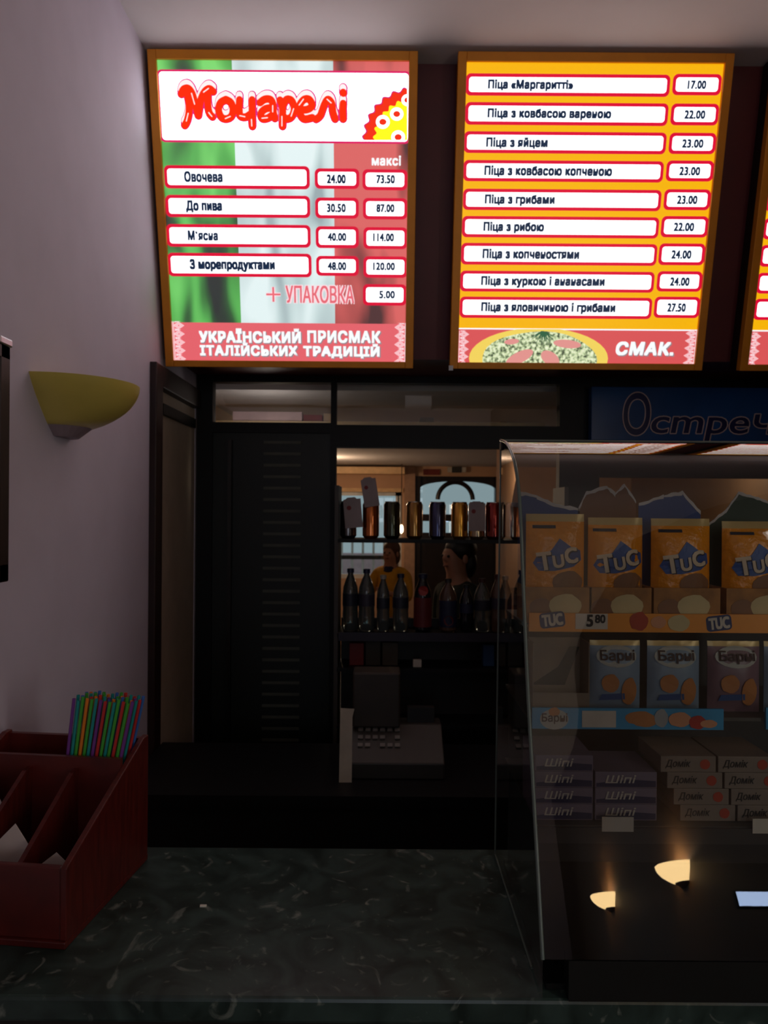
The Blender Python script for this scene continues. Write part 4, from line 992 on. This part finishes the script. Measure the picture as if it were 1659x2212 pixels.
lb_n = mat('dark_navy_label', (22, 26, 44), 0.5); lb_v = mat('dark_violet_label', (40, 34, 52), 0.5); lb_r = mat('dark_red_label', (96, 20, 24), 0.5); lb_b = mat('dark_blue_label', (18, 26, 60), 0.5); amb = mat('amber_bottle', (96, 70, 56), 0.15, trans=0.3)
bottle(758, 1229, 0.031, [clear, lb_n], 'clear bottle with a black cap, leftmost on the bottle shelf')
bottle(793, 1230, 0.033, [clear, lb_v], 'clear bottle with a dark violet label, second from the left')
bottle(829, 1243, 0.026, [clear, lb_n], 'slim clear glass bottle with a tapered pale neck', cap=(150, 146, 136), neck=0.010)
bottle(867, 1240, 0.032, [clear, lb_n], 'clear bottle with a navy cap right of the slim bottle')
bottle(915, 1240, 0.036, [dkb, lb_r, mat('red_disc', (150, 40, 36), 0.5), 0.72], 'dark blue bottle with a red label and red disc', cap=(18, 24, 60), neck=0.016)
bottle(970, 1250, 0.036, [amb, lb_b, lb_r, 0.22], 'wide amber-shouldered bottle with a blue and red label', cap=(30, 22, 22))
bottle(1010, 1262, 0.028, [dkb, lb_b], 'short dark bottle between the amber-shouldered and the pale-capped bottle', cap=(20, 20, 26))
bottle(1044, 1249, 0.033, [clear, lb_n], 'clear bottle with a dark red cap near the display case', cap=(60, 20, 22))
bottle(1078, 1240, 0.030, [amb, lb_v], 'brownish bottle half behind the display case edge', cap=(70, 40, 40))
bottle(1113, 1268, 0.028, [amb, lb_r], 'small dark bottle seen through the display case side', cap=(60, 30, 30))
bx3 = [('red', (120, 30, 28), 757, 788, 1390, 1425), ('dark olive', (54, 46, 34), 792, 824, 1385, 1434), ('brown', (66, 54, 40), 828, 862, 1388, 1434), ('blue', (28, 66, 110), 1046, 1070, 1392, 1425)]
for cn, rgb, a, b_, t_, b2 in bx3:
    o = MB().bx(-(xk(b_) - xk(a)) / 2, (xk(b_) - xk(a)) / 2, -0.02, 0.02, 0, zk(t_) - zs[2]).build('snack_carton', mat('carton_' + cn.replace(' ', '_'), rgb, 0.6), bevel=0.002)
    o.location = ((xk(a) + xk(b_)) / 2, YK + 0.02, zs[2] + 0.0005); tag(o, 'small %s carton on the shelf under the bottles' % cn, 'carton')

# ledge with flat cartons seen through the transom
YL = 3.75
ld = MB().bx(X_at(462, YL), X_at(1176, YL), YL, YL + 0.25, Z_at(918, YL), Z_at(911, YL)).build('wall_ledge', mat('cream_ledge', (226, 196, 150), 0.6))
tag(ld, 'cream ledge seen through the transom glass above the opening', 'ledge')
for cn, rgb, a, b_, t_ in (('pinkish white', (214, 186, 190), 499, 650, 890), ('dull red', (130, 52, 56), 653, 694, 896), ('cream', (200, 172, 140), 697, 716, 893), ('grey', (128, 124, 118), 905, 936, 900)):
    o = MB().bx(-(X_at(b_, YL) - X_at(a, YL)) / 2, (X_at(b_, YL) - X_at(a, YL)) / 2, -0.04, 0.04, 0, Z_at(t_, YL) - Z_at(911, YL)).build('flat_carton', mat('ledge_' + cn.replace(' ', '_'), rgb, 0.6), bevel=0.002)
    o.location = ((X_at(a, YL) + X_at(b_, YL)) / 2, YL + 0.06, Z_at(911, YL) + 0.0005); tag(o, '%s flat carton on the ledge behind the transom glass' % cn, 'carton')

# ------------------------------------------------------------------ blue sign
YS = 3.2
sg = thing('shop_sign', 'dark blue sign with outlined lettering under the middle menu board', 'sign', (X_at(1276, YS), YS, Z_at(955, YS)))
sxl = lambda px: X_at(px, YS, 900) - X_at(1276, YS); szl = lambda py: Z_at(py, YS, 1450) - Z_at(955, YS)
MB().bx(0, 1.55, 0, 0.05, szl(952), szl(836)).build('panel', mat('deep_blue_acrylic', (24, 78, 136), 0.25, vary=0.25, scale=3), sg, bevel=0.003)
def outline_text(body, x0, x1, z0, z1, shear, rad):
    cu = bpy.data.curves.new('o', 'FONT'); cu.body = body; cu.shear = shear; cu.resolution_u = 4; cu.offset = 0.022
    ob = bpy.data.objects.new('o', cu); COL.objects.link(ob)
    dg = bpy.context.evaluated_depsgraph_get(); me = bpy.data.meshes.new_from_object(ob.evaluated_get(dg))
    b = bmesh.new(); b.from_mesh(me); bmesh.ops.remove_doubles(b, verts=b.verts, dist=1e-5)
    xs = [v.co.x for v in b.verts]; ys = [v.co.y for v in b.verts]; mb = MB()
    fx = lambda x: x0 + (x - min(xs)) / (max(xs) - min(xs)) * (x1 - x0); fz = lambda y: z0 + (y - min(ys)) / (max(ys) - min(ys)) * (z1 - z0)
    for ed_ in b.edges:
        if len(ed_.link_faces) == 1:
            p, q_ = ed_.verts[0].co, ed_.verts[1].co
            mb.tube([(fx(p.x), -0.004, fz(p.y)), (fx(q_.x), -0.004, fz(q_.y))], rad, 5)
    fill = MB()
    fill.add([(fx(v.co.x), -0.0008, fz(v.co.y)) for v in b.verts], [[v.index for v in f.verts] for f in b.faces])
    b.free(); bpy.data.objects.remove(ob); bpy.data.curves.remove(cu); bpy.data.meshes.remove(me)
    return mb, fill
outl = mat('dim_outline_tube', (240, 214, 206), 0.5); navy = mat('sign_letter_navy', (20, 30, 84), 0.3)
for body, a, b_, t_, bt, sh_ in (('О', 1345, 1405, 848, 942, 0.06), ('cmpeч', 1405, 1676, 893, 954, 0.15)):
    mb, fl = outline_text(body, sxl(a), sxl(b_), szl(bt), szl(t_), sh_, 0.0022)
    lt = fl.build('letter_face', navy, sg, recalc=False); mb.build('letter_outline', outl, lt)

# ------------------------------------------------------------------ room beyond: lamp, signs, railing, people
pl = thing('pendant_lamp', 'small glowing bulb on a thin cord by the window of the back room', 'lamp', at(867, 1142, 8.6))
MB().tube([(0, 0, 0.03), (0, 0, RC - at(867, 1142, 8.6).z)], 0.006, 6).build('cord', mat('brown_cord', (70, 44, 30), 0.6), pl)
MB().lathe([(0.004, -0.055), (0.020, -0.035), (0.024, 0.0), (0.016, 0.035), (0.008, 0.045)], 14).build('bulb', glow('lit_bulb', (255, 220, 170), 9.0), pl, smooth=60)
o = MB().box((0, -0.012, 0), (0.20, 0.02, 0.07)).build('wall_notice', mat('dull_red_notice', (120, 40, 34), 0.6)); o.location = at(932, 1020, RB); tag(o, 'small dull red notice on the wall above the arched door', 'notice')
em = thing('emergency_light', 'small twin emergency lamp on the wall above the arched door', 'lamp', at(986, 1015, RB))
MB().box((0, -0.03, 0), (0.11, 0.06, 0.07)).build('body', mat('grey_body', (60, 58, 56), 0.5), em)
for s_ in (-1, 1): MB().box((s_ * 0.085, -0.03, 0.0), (0.05, 0.05, 0.06)).build('lamp_head', mat('white_head', (200, 196, 186), 0.4), em)
ra = thing('railing', 'white balustrade with a dark rail outside the back room window', 'railing', (-0.4, RB + 0.8, 0))
MB().bx(-1.2, 1.0, -0.02, 0.02, Z_at(1205, RB + 0.8) - 0.02, Z_at(1205, RB + 0.8) + 0.03).build('rail', mat('dark_rail', (40, 30, 28), 0.5), ra)
for k in range(16): MB().bx(-1.15 + k * 0.14, -1.12 + k * 0.14, -0.012, 0.012, 0, Z_at(1165, RB + 0.8)).build('baluster', white_pl, ra)

def skin_obj(name, V, E, m, parent, root=0, lv=1):
    me = bpy.data.meshes.new(name); me.from_pydata([v[0] for v in V], E, [])
    ob = bpy.data.objects.new(name, me); COL.objects.link(ob)
    md = ob.modifiers.new('skin', 'SKIN'); md.use_smooth_shade = True
    for i, v in enumerate(V):
        r = v[1]; me.skin_vertices[0].data[i].radius = r if isinstance(r, tuple) else (r, r)
        me.skin_vertices[0].data[i].use_root = (i == root)
    sb = ob.modifiers.new('sub', 'SUBSURF'); sb.levels = lv; sb.render_levels = lv
    dg = bpy.context.evaluated_depsgraph_get(); nm = bpy.data.meshes.new_from_object(ob.evaluated_get(dg))
    bpy.data.objects.remove(ob); bpy.data.meshes.remove(me)
    nm.materials.append(m)
    for p in nm.polygons: p.use_smooth = True
    o = bpy.data.objects.new(name, nm); COL.objects.link(o); o.parent = parent; return o
def person(label, loc, rz, H, skin, top, trousers, hair, arm='down', trim=None):
    e = thing('person', label, 'person', loc, (0, 0, rz)); s = H / 1.70
    V, E = [], []
    def v(x, y, z, r): V.append(((x * s, y * s, z * s), tuple(q * s for q in r) if isinstance(r, tuple) else r * s)); return len(V) - 1
    def link(*ids): E.extend([(a, b) for a, b in zip(ids[:-1], ids[1:])])
    pel = v(0, 0, 0.92, (0.135, 0.095)); wa = v(0, 0, 1.06, (0.115, 0.085)); ch = v(0, 0.0, 1.25, (0.14, 0.10)); nb_ = v(0, 0.01, 1.40, (0.07, 0.06)); nk = v(0, 0, 1.46, 0.052)
    h0 = v(0, -0.012, 1.53, (0.066, 0.078)); h1 = v(0, -0.005, 1.60, (0.074, 0.092)); h2 = v(0, 0.0, 1.665, (0.058, 0.072))
    link(pel, wa, ch, nb_, nk, h0, h1, h2)
    ns = v(0, -0.108, 1.575, 0.011); link(h1, ns)
    tops = [V[pel], V[wa], V[ch], V[nb_]]
    for sx in (-1, 1):
        hp = v(sx * 0.09, 0, 0.86, 0.085); kn = v(sx * 0.095, -0.01, 0.48, 0.055); an = v(sx * 0.095, 0.015, 0.09, 0.038); ft = v(sx * 0.10, -0.13, 0.035, 0.034)
        link(pel, hp, kn, an, ft)
        sh_ = v(sx * 0.17, 0.01, 1.37, 0.056); link(nb_, sh_)
        if arm == 'fold':
            el = v(sx * 0.23, -0.05, 1.12, 0.042); wr = v(sx * 0.10, -0.25, 1.20, 0.027); ha = v(sx * 0.07, -0.31, 1.22, (0.034, 0.018)); d_ = Vector((-sx * 0.25, -0.9, 0.25))
        else:
            el = v(sx * 0.225, 0.02, 1.10, 0.042); wr = v(sx * 0.235, -0.05, 0.87, 0.027); ha = v(sx * 0.235, -0.07, 0.80, (0.034, 0.018)); d_ = Vector((0, -0.25, -0.97))
        link(sh_, el, wr, ha)
        hb = Vector(V[ha][0]) / s; d_.normalize(); sd = d_.cross(Vector((sx, 0.4, 0.3))).normalized()
        for k, ln in enumerate((0.062, 0.072, 0.068, 0.052)):
            b0 = hb + sd * (0.024 - 0.016 * k) + d_ * 0.02; b1 = b0 + d_ * ln * 0.55; b2_ = b0 + d_ * ln + Vector((0, -0.012, 0))
            i0 = v(*b0, 0.0085); i1 = v(*b1, 0.008); i2 = v(*b2_, 0.007); link(ha, i0, i1, i2)
        t0 = hb + sd * 0.030 - d_ * 0.01; t1 = t0 + sd * 0.018 + d_ * 0.03; i0 = v(*t0, 0.010); i1 = v(*t1, 0.008); link(ha, i0, i1)
    body = skin_obj('body', V, E, skin, e)
    # clothing follows the body
    T, TE = [], []
    def tv(x, y, z, r): T.append(((x * s, y * s, z * s), tuple(q * s for q in r) if isinstance(r, tuple) else r * s)); return len(T) - 1
    a = tv(0, 0, 0.86, (0.158, 0.118)); b = tv(0, 0, 1.06, (0.140, 0.108)); c = tv(0, 0, 1.25, (0.164, 0.124)); d = tv(0, 0.01, 1.395, (0.095, 0.078)); TE += [(a, b), (b, c), (c, d)]
    for sx in (-1, 1):
        s0 = tv(sx * 0.172, 0.01, 1.37, 0.072)
        if arm == 'fold': s1 = tv(sx * 0.232, -0.05, 1.12, 0.056); s2 = tv(sx * 0.115, -0.225, 1.19, 0.042)
        else: s1 = tv(sx * 0.228, 0.02, 1.10, 0.056); s2 = tv(sx * 0.236, -0.045, 0.89, 0.042)
        TE += [(d, s0), (s0, s1), (s1, s2)]
    skin_obj('jacket', T, TE, top, e)
    Q, QE = [], []
    def qv(x, y, z, r): Q.append(((x * s, y * s, z * s), tuple(q * s for q in r) if isinstance(r, tuple) else r * s)); return len(Q) - 1
    p0 = qv(0, 0, 0.93, (0.148, 0.108))
    for sx in (-1, 1):
        a1 = qv(sx * 0.09, 0, 0.84, 0.10); a2 = qv(sx * 0.096, -0.01, 0.48, 0.072); a3 = qv(sx * 0.096, 0.015, 0.10, 0.06); QE += [(p0, a1), (a1, a2), (a2, a3)]
    skin_obj('trousers', Q, QE, trousers, e)
    hm = MB(); hm.ball((0, 0.022 * s, 1.63 * s), (0.088 * s, 0.10 * s, 0.085 * s), 12); hm.ball((0, 0.062 * s, 1.55 * s), (0.078 * s, 0.055 * s, 0.10 * s), 10)
    hm.build('hair', hair, e, smooth=70)
    dk_ = mat('eye_dark', (20, 16, 14), 0.3)
    for sx in (-1, 1): 
        MB().ball((sx * 0.031 * s, -0.088 * s, 1.592 * s), 0.009 * s, 6).build('eye', dk_, e)
        MB().ball((sx * 0.078 * s, 0.0, 1.575 * s), (0.010 * s, 0.018 * s, 0.028 * s), 6).build('ear', skin, e)
    MB().ball((0, -0.088 * s, 1.535 * s), (0.022 * s, 0.010 * s, 0.006 * s), 6).build('mouth', mat('lips', (140, 76, 70), 0.5), e)
    if trim: 
        MB().lathe([(0.075 * s, 1.38 * s), (0.09 * s, 1.40 * s), (0.07 * s, 1.45 * s), (0.064 * s, 1.45 * s)], 18, (0, 0.008 * s, 0)).build('collar', trim, e, smooth=50)
    return e
skn = mat('warm_skin', (176, 124, 98), 0.55, vary=0.05, scale=20)
person('person with dark hair in a dark green top, turned left beyond the bottles', (X_at(990, 3.85), 3.85, 0), math.radians(-62), 1.49, skn, mat('dark_green_cloth', (30, 38, 30), 0.85), mat('dark_trousers', (26, 26, 32), 0.85), mat('black_hair', (14, 11, 10), 0.5))
person('person in a yellow and navy jacket near the back room window', (X_at(845, 6.2), 6.2, 0), math.radians(-28), 1.37, skn, mat('yellow_jacket_cloth', (206, 150, 26), 0.8), mat('navy_trousers', (30, 34, 56), 0.85), mat('brown_hair', (84, 52, 34), 0.6), 'fold', mat('navy_collar', (26, 32, 70), 0.8))

# lit lamps and screen of the seating area (seen reflected in the case glass)
lit_sconce(-3.5, 1.95, 'lit half-bowl wall lamp on the right wall, farther behind the viewer')
lit_sconce(-2.0, 1.80, 'lit half-bowl wall lamp on the right wall, nearer the counter')
ms = thing('wall_screen', 'small lit screen on an arm on the right wall behind the viewer', 'screen', (1.525, -0.80, 1.375))
MB().bx(-0.13, 0.13, -0.03, 0.0, 0, 0.062).build('housing', black, ms, bevel=0.004)
MB().bx(-0.125, 0.125, 0.0002, 0.002, 0.006, 0.056).build('display', glow('lit_screen', (190, 214, 255), 9.0), ms)
MB().bx(0.10, 0.1345, -0.06, -0.0302, 0.015, 0.045).build('wall_arm', black, ms)
